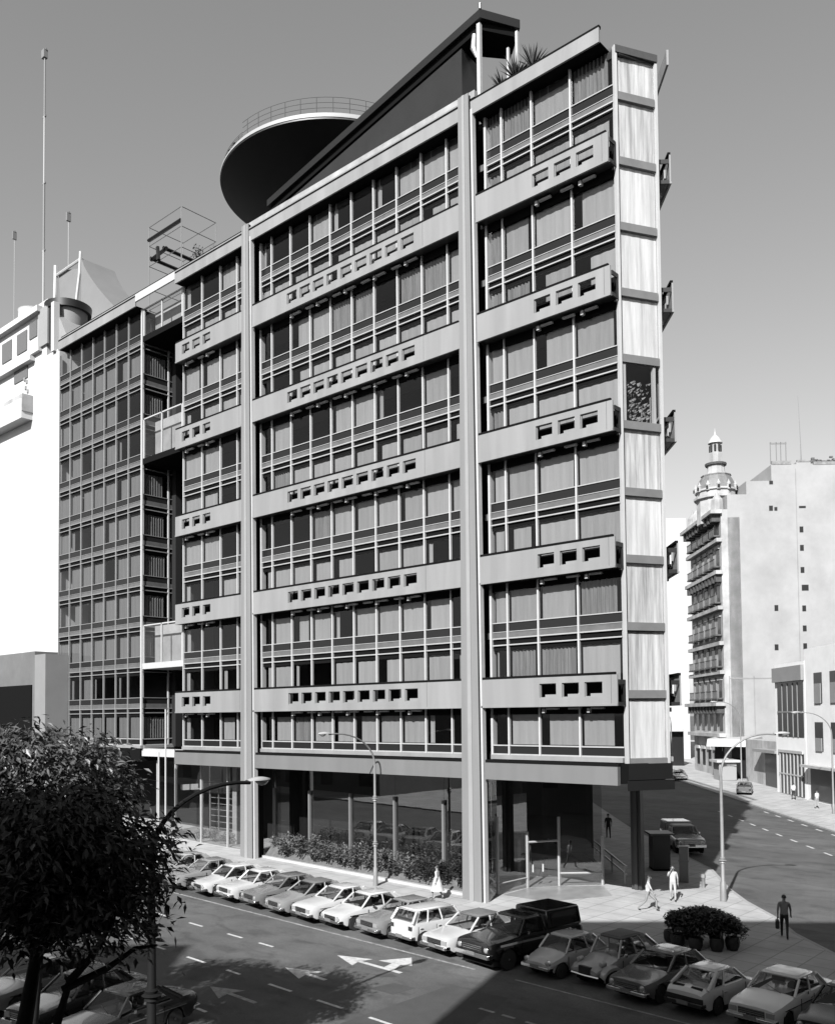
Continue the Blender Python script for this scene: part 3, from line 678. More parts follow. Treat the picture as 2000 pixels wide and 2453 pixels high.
m = MB(); m.q((-4.8,-.9,9.4),(-4.0,-.9,3.0),(-1.2,-.9,3.0),(-.4,-.9,8.2),(-.9,-.9,8.3)); m.build('front_panel', mat('sculpture_concrete', .27, .8), t)
m = MB(); m.tube([(-5.0,-1.05,9.9),(-5.1,-1.05,7.0),(-5.6,-1.05,3.0)], .22, 6); m.tube([(-.1,-1.05,9.6),(-.3,-1.05,7.5),(-.9,-1.05,5.0),(-2.0,-1.05,3.0),(-3.6,-1.05,2.2)], .16, 6); m.tube([(-5,-1.05,8.9),(-.2,-1.05,8.9)], .14, 6); m.build('white_rib', rimM, t)
def mast(x, y, z0, z1, r, label, bands):
    t = thing('radio_mast', label, 'mast', (x, y, z0), 0, 'radio masts against the sky'); H = z1-z0
    n = bands
    for i in range(n): MB().tube([(0,0,H*i/n),(0,0,H*(i+1)/n)], r*(1.5-.7*i/n), 6).build('mast_section', mat('mast_pale', .5, .7) if i % 2 else mat('mast_grey', .27, .7), t)
    for i in range(1, n+1): MB().box(-r*2.6, r*2.6, -.1, .1, H*i/n-.12, H*i/n+.12).build('cross_arm', mat('mast_grey', .27, .7), t)
    MB().box(-r*3.5, r*2, -.3, .3, H-1.2, H).build('beacon', mat('mast_grey', .27, .7), t)
mast(-105.5, 25, 30, 99.5, .15, 'tall banded radio mast at the upper left of the sky', 7)
mast(-98.2, 25, 40, 72.5, .06, 'short thin mast right of the tall banded mast', 2)
mast(-114.9, 25, 40, 76, .045, 'faint thin mast left of the tall banded mast', 2)

# ------------------------------------------------------------------ right-hand background
PP = (-30.33, 82.75); FP = (PP, DP, D)      # party wall plane: along DP, back D
Pw = thing('party_wall_building', 'tall pale building showing a huge blank side wall with tiny windows', 'building', (PP[0], PP[1], g0(PP[0])), world=True)
def pp(mb, name, m, parent=None, **k):
    o = mb.build(name, m, parent=Pw if parent is None else parent, **k)
    if parent is not None: o.location = (0,0,0)
    return o
m = MB()
for a0, a1, z1 in ((.9,3.5,31.6),(3.5,6.9,33.4),(6.9,10.3,35.6),(10.3,12.2,35.9),(12.2,30,35.5)): m.fbox(FP, a0, a1, 0, 14, -7, z1)
pp(m, 'wall', wallW)
for a, z, w, h in ((6.6,32.9,.5,.5),(6.5,29.3,.5,.7),(7.2,29.3,.4,.5),(10.5,29.6,.9,.3),(10.5,26.3,.5,.8),(10.5,23.8,.5,.8),(10.5,20.8,.5,.8),(10.6,18.4,.9,.8),(10.6,15.6,.5,.8),(10.6,12.9,.5,.8),(10.6,10.5,.5,.8),(6.9,15.7,.5,.8),(6.8,10.4,.5,.8)):
    pp(MB().fbox(FP, a, a+w, -.02, .1, z, z+h), 'small_window', blackM)
m = MB(); m.fbox(FP, 7.0, 9.6, -.05, .3, 35.6, 36.1); m.fbox(FP, 10.4, 12.1, -.05, .3, 35.9, 36.2); m.fbox(FP, 12.6, 20, -.05, .3, 35.5, 35.9); pp(m, 'parapet', mat('parapet_grey', .35, .9, 0, .4, 2))
for a0, a1, z0, z1 in ((.6,.75,-6,7),(7.0,7.15,-4,7),(3.9,4.05,-6,7),(.75,7.0,6.6,6.75),(10.1,10.2,7,35)): pp(MB().fbox(FP, a0, a1, -.04, .05, z0, z1), 'scar_line', wallS)
m = MB()
for a in (7.2,8.0,8.6,9.3): m.fbox(FP, a, a+.1, 1, 1.1, 36, 39)
m.fbox(FP, 7.2, 9.4, 1, 1.1, 38.7, 38.9); pp(m, 'tank_frame', mat('frame_grey', .3, .8))
m = MB()
for i in range(40):
    a = random.uniform(12.3, 17); z = 35.6+abs(random.gauss(0,.5)); m.fbox(FP, a, a+random.uniform(.1,.6), .3, .6, z, z+random.uniform(.05,.3))
pp(m, 'roof_clutter', mat('frame_dark', .15, .8))
t = thing('roof_antenna', 'thin antenna above the blank pale wall', 'antenna', (-22.4, 91, 36)); MB().tube([(0,0,0),(0,0,3),(-.2,0,9.5)], [.12,.06,.03], 5).build('rod', poleM, t)
# turret building: facade along the avenue, party wall side toward us
FT = (PP, D, DP)
Tb = thing('turret_building', 'ornate old corner building with balconies and a domed lantern turret', 'building', (PP[0]-2, PP[1]+3, g0(-32)), world=True)
def tp(mb, name, m, parent=None, **k):
    o = mb.build(name, m, parent=Tb if parent is None else parent, **k)
    if parent is not None: o.location = (0,0,0)
    return o
m = MB(); m.fbox(FT, 0, 15, 0, 2.5, -7, 28.5); m.fbox(FT, 0, 15, 0, .9, 28.5, 29.6); tp(m, 'wall', whiteS)
lev = [(29.0,1.5),(20.8,.9),(11.2,.6),(7.3,.6),(3.0,1.3),(-1.2,.9),(25.2,.7),(16,.7)]
for z, d in lev: tp(MB().fbox(FT, -.3*d, 15.3, -d, 0, z, z+.5), 'cornice', whiteS)
for z, d in ((28.3,1.2),(20.1,.8),(2.3,1.0)):
    m = MB()
    for i in range(10): m.fbox(FT, .2+i*1.5, 1.0+i*1.5, -d, 0, z-.3, z+.7)
    tp(m, 'corbel', mat('dark_stone', .1, .9, 0, .4, 3))  # darker stone tone on the corbels
for fz in (-6,-1.0,3.6,7.9,12.2,16.6,21.5,25.7):
    for i in range(5):
        a = 1.0+i*2.8; z1 = fz+3.1
        wd = tp(MB().fbox(FT, a, a+1.3, -.04, .05, fz+.6, z1-.2), 'window', mat('old_window', .03, .3))
        if fz > 0:
            ba = MB(); ba.fbox(FT, a-.5, a+1.8, -.9, 0, fz+.3, fz+.5)
            for k in range(7): ba.fbox(FT, a-.4+k*.33, a-.34+k*.33, -.86, -.8, fz+.5, fz+1.4)
            ba.fbox(FT, a-.5, a+1.8, -.88, -.8, fz+1.4, fz+1.48); tp(ba, 'balcony', mat('balcony_iron', .13, .8, 0, .4, 3))
        hd = MB(); hd.fbox(FT, a-.25, a+1.55, -.25, 0, z1-.2, z1+.25); tp(hd, 'window_hood', whiteS)
tc = al(PP, 5.0, 1.0)
tp(MB().lathe([(2.7,28.5),(2.7,31.9),(3.1,32.0),(3.1,32.3),(2.7,32.4),(2.7,33.0),(2.95,33.1),(2.9,33.35)], (tc[0],tc[1],0), 12), 'turret_drum', whiteS, smooth=20)
m = MB(); m.lathe([(2.8,33.3),(2.65,33.9),(2.3,34.8),(1.95,35.3)], (tc[0],tc[1],0), 12); tp(m, 'mansard_dome', mat('slate_roof', .24, .6, 0, .2, 2), smooth=20)
m = MB(); m.lathe([(2.0,35.3),(2.1,35.45),(1.4,35.6),(1.25,36.0),(1.15,36.9)], (tc[0],tc[1],0), 12); tp(m, 'lantern_base', whiteS, smooth=20)
tp(MB().lathe([(1.45,36.9),(1.5,37.2),(1.1,37.3)], (tc[0],tc[1],0), 12), 'lantern_cornice', mat('dark_stone', .1, .9))  # lantern cornice in the darker stone tone
m = MB(); m.lathe([(.95,37.3),(.95,38.6),(.75,38.7),(.72,40.0),(.9,40.1)], (tc[0],tc[1],0), 8); tp(m, 'lantern', whiteS)
for k in range(12):
    a = 2*pi*k/12; x, y = tc[0]+2.75*cos(a), tc[1]+2.75*sin(a); m = MB(); m.lathe([(.26,33.0),(.26,33.7),(.3,33.78),(.14,34.05),(.02,34.4)], (x,y,0), 8); tp(m, 'dome_dormer', whiteS); tp(MB().box(x-.13+.2*cos(a),x+.13+.2*cos(a),y-.13+.2*sin(a),y+.13+.2*sin(a),33.15,33.6), 'dormer_opening', blackM)
for k in range(8):
    a = 2*pi*(k+.5)/8; x, y = tc[0]+.7*cos(a), tc[1]+.7*sin(a); tp(MB().box(x-.13,x+.13,y-.13,y+.13,38.9,39.8), 'lantern_opening', blackM)
tp(MB().lathe([(1.0,40.1),(.95,40.3),(.6,40.9),(.2,41.3),(.05,41.8),(.02,42.3)], (tc[0],tc[1],0), 16), 'cupola', rimM, smooth=40)
for a0 in (1,4,7,10,13):
    m = MB(); c0 = al(PP, a0+.5, 0); m.lathe([(.9,29.6),(.8,31.2),(.3,31.9),(.05,32.6)], (c0[0],c0[1],0), 8); tp(m, 'dormer', whiteS)
# white block far behind, low buildings in front
t = thing('far_white_block', 'plain white block seen between the office tip and the turret building', 'building', (-55, 118, -6))
F_ = ((0,0), DP, D); MBx = MB(); MBx.fbox(F_, -14, 3.2, 0, 20, -1, 43.8); MBx.fbox(F_, -14, -2, 0, 20, 43.8, 45.5); MBx.build('wall', whiteM, t)
for i, z in enumerate((30.5, 20.0)): MB().fbox(F_, -5, -4.0, -.3, .1, z, z+2.2).build('window', mat('old_window', .03, .3), t)
t = thing('far_arcade', 'low dark shopfront arcade beneath the far white block', 'shop', (-46, 100, -6))
MB().fbox(((0,0),DP,D), -8, 1.5, 0, 6, -.5, 5.5).build('wall', blackM, t); MB().fbox(((0,0),DP,D), -8, 1.5, -1.2, 0, 5.2, 5.6).build('awning', rimM, t)
KB = (-20.27, 70.58); FK = (KB, D, DP)
def low(name, label, cat, a0, a1, d0, d1, z1, m, loc=None):
    t = thing(name, label, cat, (*al(KB, (a0+a1)/2, d0), g0(-18)), 0, world=True)
    MB().fbox(FK, a0, a1, d0, d1, -7.1, z1).build('wall', m, t); return t
t = low('garage_building', 'white two storey garage building with big dark window and barred door', 'building', -11.3, -2.9, 0, 9, 7.4, mat('garage_plaster', 1.35, .9, 0, .06, .5))
MB().fbox(FK, -10.9,-3.7,-.06,.1,-.6,5.4).build('window', mat('old_window', .03, .3), t)
MB().fbox(FK, -11.2,-2.9,-.35,0,5.4,7.0).build('roller_box', greyP, t)
m = MB()
for a in (-9.5,-8.2,-6.7,-5.2): m.fbox(FK, a, a+.1, -.12, -.06, -.6, 5.2)
m.fbox(FK, -10.9,-3.7,-.12,-.06,2.0,2.15); m.build('window_bars', greyP, t)
MB().fbox(FK, -10.7,-3.9,-.06,.1,-6.9,-2.35).build('gate', mat('old_window', .03, .3), t)
m = MB()
for i in range(7): m.fbox(FK, -10.3+i*1.0, -10.05+i*1.0, -.14, -.07, -6.9, -2.4)
m.fbox(FK, -10.7,-3.9,-.2,-.06,-2.4,-2.1); m.fbox(FK, -10.7,-3.9,-.15,-.06,-4.8,-4.65); m.build('gate_bars', rimM, t)
t = low('corner_house', 'pale corner house with tall shuttered windows at the right edge', 'building', -30, -11.45, 0, 12, 8.6, mat('house_plaster', 1.3, .9, 0, .08, .5))
for a in (-15.6,-19.4,-23):
    MB().fbox(FK, a, a+1.9, -.05, .1, 2.9, 6.0).build('window', mat('old_window', .03, .3), t); MB().fbox(FK, a+.2, a+1.7, -.12, -.05, 2.9, 4.9).build('shutter', greyP, t)
    MB().fbox(FK, a, a+1.9, -.05, .1, -1.9, 1.0).build('window', mat('old_window', .03, .3), t); MB().fbox(FK, a+.2, a+1.7, -.12, -.05, -1.9, -.6).build('shutter', greyP, t)
MB().fbox(FK, -30,-12,-1.0,0,-3.6,-3.35).build('awning', rimM, t); MB().fbox(FK, -30,-12.4,-.06,.1,-6.9,-3.6).build('shopfront', mat('shop_dark', .06, .3), t)
t = low('low_shop', 'low white shop with flat awning between garage and turret building', 'shop', -2.8, 12, 1.5, 9, -1.4, whiteS)
MB().fbox(FK, -2.0, 5.5, .1, 1.5, -2.7, -2.35).build('awning', greyP, t); MB().fbox(FK, -1.5,4.8,1.42,1.55,-6.9,-3.0).build('shopfront', mat('shop_dark', .06, .3), t)
t = thing('newsstand', 'square pale kiosk with white roof on the far pavement', 'kiosk', (*al(KB, 12.8, -1.0), g0(-30)+.06), math.atan2(D[1], D[0]))
MB().box(-1.3,1.3,-1.1,1.1,0,2.3).build('body', mat('kiosk_grey', .45, .7), t); MB().box(-1.7,1.7,-1.5,1.5,2.3,2.6).build('roof', rimM, t); MB().box(-1.0,1.0,1.1,1.14,1.4,2.1).build('hatch', blackM, t)
t = thing('street_awning', 'broad pale scalloped awning over the dark corner shop', 'awning', (*al(KB, 15, 1.0), -2.4))
MB().hexa([(-3,-2,0),(3,-2,0),(3,2,.2),(-3,2,.2),(-3,-1.6,1.0),(3,-1.6,1.0),(3,2,1.3),(-3,2,1.3)]).build('canvas', rimM, t); MB().box(-2.9,2.9,.5,2.2,-4.2,0).build('shop_recess', blackM, t)

# building behind the camera that throws the big shadow
u45 = (.7314, .6820); n45 = (-.6820, .7314)
FC = ((10.5,-43.5), u45, (.6820,-.7314))
t = thing('shadow_building', 'pale office block across the street casting the large foreground shadow', 'building', (12,-45,g0(12)), world=True)
MB().fbox(FC, 0, 34, 0, 26, -7.6, 24.1).build('wall', mat('opposite_stone', .1, .9, 0, .1, .4), t)
for k in range(8):
    for i in range(10):
        if 2 < i < 5 and k in (1,2): continue
        MB().fbox(FC, 1.4+3.2*i, 3.2+3.2*i, -.04, .1, -5.5+3.6*k, -3.3+3.6*k).build('window', mat('opposite_window', .04, .2), t)
t = thing('shadow_building', 'second office block farther left across the street, behind the trees', 'building', (-14,-50,g0(-14)), world=True)
FD = ((.5,-52.4), (-.7314,-.6820), (.6820,-.7314)); MB().fbox(FD, 0, 60, 0, 20, -7.3, 21.2).build('wall', mat('opposite_stone2', .12, .9, 0, .1, .4), t)
for k in range(4):
    for i in range(16): MB().fbox(FD, 1.4+3.4*i, 3.2+3.4*i, -.04, .1, -5.5+4*k, -3.2+4*k).build('window', mat('opposite_window', .04, .2), t)


for nm_, lb_, (x0_, x1_, y0_, y1_, z1_) in (('street_block', 'long stone block lining the near side of the street, out to the left', (-150,-46,-50,-27.5,8.5)), ('street_block', 'stone block across the avenue mouth, out to the right', (36,62,-14,60,14))):
    t = thing(nm_, lb_, 'building', (x0_, y1_, g0(x0_)), world=True); MB().box(x0_, x1_, y0_, y1_, -9, z1_).build('wall', mat('opposite_stone3', .16, .9, 0, .15, .4), t)
    for k in range(4):
        for i in range(14):
            z_ = -5.4+3.6*k
            if x0_ < 0: MB().box(x1_-3-6*i, x1_-1.2-6*i, y1_-.1, y1_+.04, z_, z_+2.2).build('window', mat('opposite_window', .04, .2), t)
            else: MB().box(x0_-.04, x0_+.1, y0_+2+5*i, y0_+3.8+5*i, z_, z_+2.2).build('window', mat('opposite_window', .04, .2), t)

# ------------------------------------------------------------------ cars
def wheel(t, x, y, r, w, side, hub=hubM):
    m = MB(); m.lathe([(r*.62,-w/2),(r*.95,-w/2),(r,-w*.3),(r,w*.3),(r*.95,w/2),(r*.62,w/2)], (x,y,r), 20, 'y'); wh = m.build('wheel', tyreM, t, smooth=40)
    s_ = side; m = MB(); pr = [(r*.63,s_*w*.42),(r*.5,s_*w*.36),(r*.34,s_*w*.44),(r*.12,s_*w*.5),(.001,s_*w*.5)]
    m.lathe(pr if s_ > 0 else pr, (x,y,r), 16, 'y'); m.build('hubcap', hub, wh, smooth=40)
VAR = [0]
def car(label, shade, cx, cy, rz, kind='sedan', rear=False, hub=hubM, gloss=.25, name='parked_car', group='cars parked along the kerb', cat='car', L=4.2, W=1.6, H=1.42, var=0, roofc=None):
    K = dict(hood=.86, nose=.74, belt=.90, trunk=.9, tail=.84, wa=1.22, wb=1.85, wc=2.95, wd=3.55, fw=.78, rw=3.28, wr=.30, inset=.15, bev=.07, sill=.24, round=.05, lamps='rect', crown=.03)
    if kind == 'falcon': K.update(lamps='round2', hood=.88, belt=.93)
    if kind == 'hatch4': L, W, H = 3.66, 1.48, 1.50; K.update(hood=.95, nose=.82, belt=.95, trunk=1.0, tail=.98, wa=1.0, wb=1.4, wc=3.3, wd=3.62, fw=.62, rw=3.05, inset=.1, lamps='round')
    if kind == 'fiat600': L, W, H = 3.3, 1.40, 1.38; K.update(hood=.80, nose=.52, belt=.84, trunk=.86, tail=.62, wa=.85, wb=1.28, wc=2.35, wd=2.95, fw=.62, rw=2.55, wr=.27, inset=.13, bev=.12, round=.22, lamps='round', crown=.05)
    if kind == 'cv2': L, W, H = 3.8, 1.34, 1.60; K.update(hood=.86, nose=.60, belt=.92, trunk=.92, tail=.55, wa=1.08, wb=1.42, wc=2.6, wd=3.5, fw=.66, rw=3.0, wr=.32, inset=.12, bev=.16, round=.25, lamps='fender', crown=.06, sill=.34)
    if kind == 'fast133': L, W, H = 3.45, 1.42, 1.34; K.update(hood=.74, nose=.6, belt=.84, trunk=.86, tail=.74, wa=.9, wb=1.5, wc=2.35, wd=3.15, fw=.65, rw=2.6, wr=.28, inset=.14, bev=.08, lamps='rect')
    if kind == 'pickup': L, W, H = 5.1, 1.92, 1.76; K.update(hood=1.12, nose=1.02, belt=1.16, trunk=1.16, tail=1.14, wa=1.55, wb=2.0, wc=2.85, wd=3.0, fw=.95, rw=3.95, wr=.38, sill=.45, inset=.14, bev=.06, lamps='round', crown=.03)
    if kind in ('sedan','falcon'):
        v_ = VAR[0] % 5; VAR[0] += 1
        K.update([dict(), dict(lamps='round', hood=.84, trunk=.88, tail=.78, wb=1.92), dict(belt=.93, hood=.9, trunk=.94, bev=.05, wc=2.85, wd=3.35, inset=.12), dict(lamps='round', round=.12, hood=.82, nose=.68, wa=1.15, wb=1.75, wd=3.65, trunk=.84), dict(lamps='rect', nose=.78, hood=.88, wb=1.75, wc=2.8, inset=.17)][v_])
    wx = L/4.2 if kind in ('sedan','falcon') else 1
    for k in ('wa','wb','wc','wd','fw','rw'): K[k] *= wx
    t = thing(name, label, cat, (cx, cy, g0(cx)-.055), rz+(pi if rear else 0), group)
    X = lambda x: x-L/2
    bm_ = mat('car_paint_%03d_%02d' % (int(shade*100), int(gloss*100)), shade, gloss, 0, .04, 2, coat=.6)
    # lower body loft
    xs_ = sorted(set([0,.06,.18,.35]+[L-.3,L-.14,L-.04,L]+[round(.5+i*(L-1.0)/22, 3) for i in range(23)]+[K['fw']+d for d in (-.36,-.3,-.2,0,.2,.3,.36)]+[K['rw']+d for d in (-.36,-.3,-.2,0,.2,.3,.36)]))
    def top(x):
        if x < .12: return K['nose']+(K['hood']-K['nose'])*.25*(x/.12)
        if x < K['wa']: u = (x-.12)/(K['wa']-.12); return K['nose']+(K['hood']-K['nose'])*(.25+.75*u**.7)+(K['belt']-K['hood'])*u**3
        if x < K['wd']: u = (x-K['wa'])/(K['wd']-K['wa']); return K['belt']+(K['trunk']-K['belt'])*u
        u = (x-K['wd'])/(L-K['wd']+1e-6); return K['trunk']+(K['tail']-K['trunk'])*u**(2.2 if kind != 'cv2' else 1.3)
    def hw(x):
        e = min(x, L-x); r_ = K['round']+.12
        return W/2*(1-(.07+K['round']*.5)*max(0, 1-e/(r_*2.2))**2)
    def low(x):
        z = K['sill'] if .2 < x < L-.2 else K['sill']+.10
        for c in (K['fw'], K['rw']):
            d = abs(x-c); R_ = K['wr']+.06
            if d < R_: z = max(z, K['wr']+sqrt(R_*R_-d*d)*.92)
        return z
    ringv = []
    for x in xs_:
        w, zt, zl = hw(x), top(x), low(x); zm = min(zt-.1, max(zl+.02, K['sill']+.3))
        r_ = [(w*.96, zl), (w, max(zl, zm)), (w*.995, zt-.12 if zt-.12 > zl else zl+.01), (w*.95, zt-.02), (w*.7, zt+K['crown']*.6), (w*.35, zt+K['crown']), (0, zt+K['crown']*1.1)]
        r_ = r_+[(-a, z) for a, z in r_[-2::-1]]
        ringv.append([(X(x), a, z) for a, z in r_])
    m = MB(); m.grid(ringv)
    m.q(*[p for p in ringv[0]][::-1]); m.q(*ringv[-1])
    # greenhouse
    a, b2, c, d = K['wa'], K['wb'], K['wc'], K['wd']; zb = K['belt']-.02; hb = W/2*.93; ht = hb-K['inset']
    zt = H-.02
    GH = lambda x, y, z: (X(x), y, z)
    V = [GH(a,-hb,zb),GH(d,-hb,K['trunk']-.02),GH(d,hb,K['trunk']-.02),GH(a,hb,zb),GH(b2,-ht,zt-.03),GH(c,-ht,zt-.02),GH(c,ht,zt-.02),GH(b2,ht,zt-.03)]
    body = m.build('body', bm_, t, smooth=35, fix=True)
    LV = lambda p, q_, u: tuple(p[k_]+(q_[k_]-p[k_])*u for k_ in range(3))
    rt = [LV(V[k_], V[k_+4], .86) for k_ in range(4)]; g = MB(); cx0, cx1 = X(b2), X(c)
    g.hexa([rt[0], rt[1], rt[2], rt[3], (cx0,-ht+.05,zt), (cx1,-ht+.05,zt), (cx1,ht-.05,zt), (cx0,ht-.05,zt)])
    g.hexa([(cx0-.0,-ht+.06,zt-.01),(cx1,-ht+.06,zt-.01),(cx1,ht-.06,zt-.01),(cx0,ht-.06,zt-.01),(cx0+.25,-ht*.6,zt+.03),(cx1-.25,-ht*.6,zt+.03),(cx1-.25,ht*.6,zt+.03),(cx0+.25,ht*.6,zt+.03)])
    g.build('roof', roofc or bm_, t, smooth=60, bevel=min(K['bev'],.05))
    pr_ = MB(); spl0 = {'sedan':[.49],'falcon':[.49],'hatch4':[.40,.70],'fiat600':[.585],'cv2':[.425,.70],'fast133':[.6],'pickup':[]}[kind]
    def pil(p0, p1, w_): MB().tube([p0, p1], w_, 6).build('window_pillar', bm_, t, smooth=60)
    for k_ in range(4): pil(V[k_], LV(V[k_], V[k_+4], .9), .045 if k_ in (0,3) else .06)
    for u in spl0:
        for lo_, hi_ in (((V[0],V[1]),(V[4],V[5])), ((V[3],V[2]),(V[7],V[6]))): pil(LV(lo_[0],lo_[1],u), LV(LV(lo_[0],lo_[1],u), LV(hi_[0],hi_[1],u), .92), .035)
    rear_q = {'sedan':.88,'falcon':.88,'hatch4':.95,'fiat600':.9,'cv2':.88,'fast133':.88,'pickup':.93}[kind]
    for sgn, (l0, l1, h0_, h1_) in ((1, (V[0],V[1],V[4],V[5])), (-1, (V[3],V[2],V[7],V[6]))):
        p = [LV(l0,l1,rear_q-.04), l1, h1_, LV(h0_,h1_,rear_q-.04)]; MB().q(*p).build('rear_quarter', bm_, t)
    st = MB()
    for sy in (-1, 1):
        st.hexa([(X(b2+.55),sy*.38-.22,K['belt']-.15),(X(b2+.68),sy*.38-.22,K['belt']-.15),(X(b2+.68),sy*.38+.22,K['belt']-.15),(X(b2+.55),sy*.38+.22,K['belt']-.15),(X(b2+.63),sy*.38-.2,K['belt']+.16),(X(b2+.74),sy*.38-.2,K['belt']+.16),(X(b2+.74),sy*.38+.2,K['belt']+.16),(X(b2+.63),sy*.38+.2,K['belt']+.16)])
    if kind != 'pickup': st.box(X(c+.02), X(c+.14), -.55, .55, K['belt']-.1, K['belt']+.13)
    st.build('seats', mat('seat_cloth', .12, .8), t)
    MB().hexa([(X(a+.06),-hb+.07,zb+.03),(X(d-.1),-hb+.07,zb+.03),(X(d-.1),hb-.07,zb+.03),(X(a+.06),hb-.07,zb+.03),(X(a+.06),-hb+.07,zb+.045),(X(d-.1),-hb+.07,zb+.045),(X(d-.1),hb-.07,zb+.045),(X(a+.06),hb-.07,zb+.045)]).build('interior', intM, t)
    MB().lathe([(.17,-.01),(.19,0),(.17,.01)], (X(b2+.12), -.36, K['belt']+.08), 12, 'x').build('steering_wheel', blackM, t) if kind != 'fast133' else None
    V = [Vector(v) for v in V]
    def pane(nm, q4, u0, u1, v0, v1, off=.014):
        A, B_, C_, D_ = q4; n = (B_-A).cross(D_-A).normalized()*off
        P_ = lambda u, v: (A*(1-u)*(1-v)+B_*u*(1-v)+C_*u*v+D_*(1-u)*v)+n
        mm = MB(); k_ = .035
        mm.q(P_(u0+k_,v0),P_(u1-k_,v0),P_(u1,v0+k_*1.5),P_(u1,v1-k_*1.5),P_(u1-k_,v1),P_(u0+k_,v1),P_(u0,v1-k_*1.5),P_(u0,v0+k_*1.5))
        return mm.build(nm, carGT, t)
    pane('windscreen', (V[3],V[0],V[4],V[7]), .07, .93, .08, .9)
    pane('rear_window', (V[1],V[2],V[6],V[5]), .1, .9, .12, .88)
    spl = {'sedan':[(.17,.47),(.51,.80)],'falcon':[(.17,.47),(.51,.80)],'hatch4':[(.12,.38),(.42,.68),(.72,.93)],'fiat600':[(.14,.56),(.61,.84)],'cv2':[(.12,.40),(.45,.68),(.72,.84)],'fast133':[(.2,.58),(.62,.84)],'pickup':[(.2,.88)]}[kind]
    for u0, u1 in spl:
        pane('side_window', (V[0],V[1],V[5],V[4]), u0, u1, .12, .86); pane('side_window', (V[2],V[3],V[7],V[6]), 1-u1, 1-u0, .12, .86)
    # underbody, wheels
    MB().box(X(.25), X(L-.25), -W/2*.86, W/2*.86, .2, K['sill']+.34).build('underbody', darkM, t)
    for x in (K['fw'], K['rw']):
        for s_ in (-1, 1): wheel(t, X(x), s_*(W/2-.1), K['wr'], .17, s_, hub)
    # front and rear trim
    zf = K['nose']; fx = X(0)
    if kind == 'cv2':
        for s_ in (-1, 1):
            m = MB()
            rr = []
            for i in range(9):
                th = pi*i/8; xx = K['fw']-.5*cos(th)*1.05; zz_ = .42+.36*sin(th)**.8
                rr.append([(X(xx-.02), s_*.50, zz_+.03), (X(xx), s_*.62, zz_), (X(xx), s_*.76, zz_-.07), (X(xx), s_*.78, zz_-.17)])
            m.grid(rr); m.build('wing', bm_, t, smooth=50)
            m = MB(); m.lathe([(.02,-.14),(.08,-.1),(.1,0),(.1,.05)], (X(.42), s_*.5, .82), 14, 'x'); m.build('headlight', bm_, t, smooth=50)
            MB().lathe([(.095,-.05),(.08,-.075),(.001,-.09)], (X(.34), s_*.5, .82), 14, 'x').build('headlight_glass', lampG, t)
        m = MB(); m.tube([(X(.02),-.6,.42),(X(-.03),0,.42),(X(.02),.6,.42)], .035, 6); m.build('bumper', chromeM, t)
        MB().box(X(-.02), X(.1), -.26, .26, .45, .72).build('grille', blackM, t)
    else:
        front = [(fx-.012, -1)]
        lw = W/2
        if kind == 'fast133' or kind == 'fiat600': gw, gh = (.2, .05) if kind == 'fiat600' else (.3,.06)
        else: gw, gh = lw*.52, .11 if kind != 'pickup' else .14
        zc = zf-.14 if kind != 'pickup' else zf-.2
        if kind == 'fiat600': zc = .42
        MB().box(fx-.02, fx+.05, -gw, gw, zc-gh, zc+gh*.8).build('grille', blackM, t)
        if kind in ('falcon','pickup','sedan'):
            m = MB()
            for i in range(4): m.box(fx-.03, fx, -gw, gw, zc-gh+i*gh*.5+.01, zc-gh+i*gh*.5+.025)
            m.build('grille_bar', chromeM, t)
        for s_ in (-1, 1):
            y = s_*lw*.74; hz = zc if kind != 'fiat600' else .60
            hx = fx if kind != 'fiat600' else fx+.02
            r_ = {'rect':.085,'round2':.085,'round':.09}[K['lamps']]
            m = MB()
            if K['lamps'] == 'rect': m.box(hx-.025, hx+.03, y-.13, y+.13, hz-.075, hz+.075)
            else: m.lathe([(r_,.06),(r_,-.02),(r_*.7,-.045),(.001,-.05)], (hx, y, hz), 14, 'x')
            m.build('headlight', lampG if K['lamps'] == 'rect' else lampG, t, smooth=40)
            if K['lamps'] == 'round': MB().lathe([(r_*1.2,.06),(r_*1.2,-.01),(r_,-.012)], (hx, y, hz), 14, 'x').build('lamp_ring', chromeM, t)
            MB().box(X(L)-.03, X(L)+.02, s_*lw*.78-.1, s_*lw*.78+.1, K['tail']-.26, K['tail']-.1).build('tail_light', redL, t)
        for nm, xx, s_ in (('bumper', 0, -1), ('bumper', L, 1)):
            zb_ = .42 if kind != 'pickup' else .6; m = MB(); h_ = .055 if kind not in ('pickup',) else .08
            bx = X(xx)+s_*.07
            m.box(min(bx,bx+s_*.05), max(bx,bx+s_*.05), -lw*.94, lw*.94, zb_-h_, zb_+h_)
            for y in (-1, 1): m.box(min(bx, bx-s_*.22), max(bx, bx-s_*.22), y*lw*.94-.025, y*lw*.94+.025, zb_-h_, zb_+h_)
            m.build('bumper', blackM if kind == 'fast133' else chromeM, t, bevel=.012, smooth=40)
            MB().box(bx+s_*.055-.01, bx+s_*.055+.01, -.2, .2, zb_-.02, zb_+.1).build('number_plate', mat('plate', .25, .5), t)
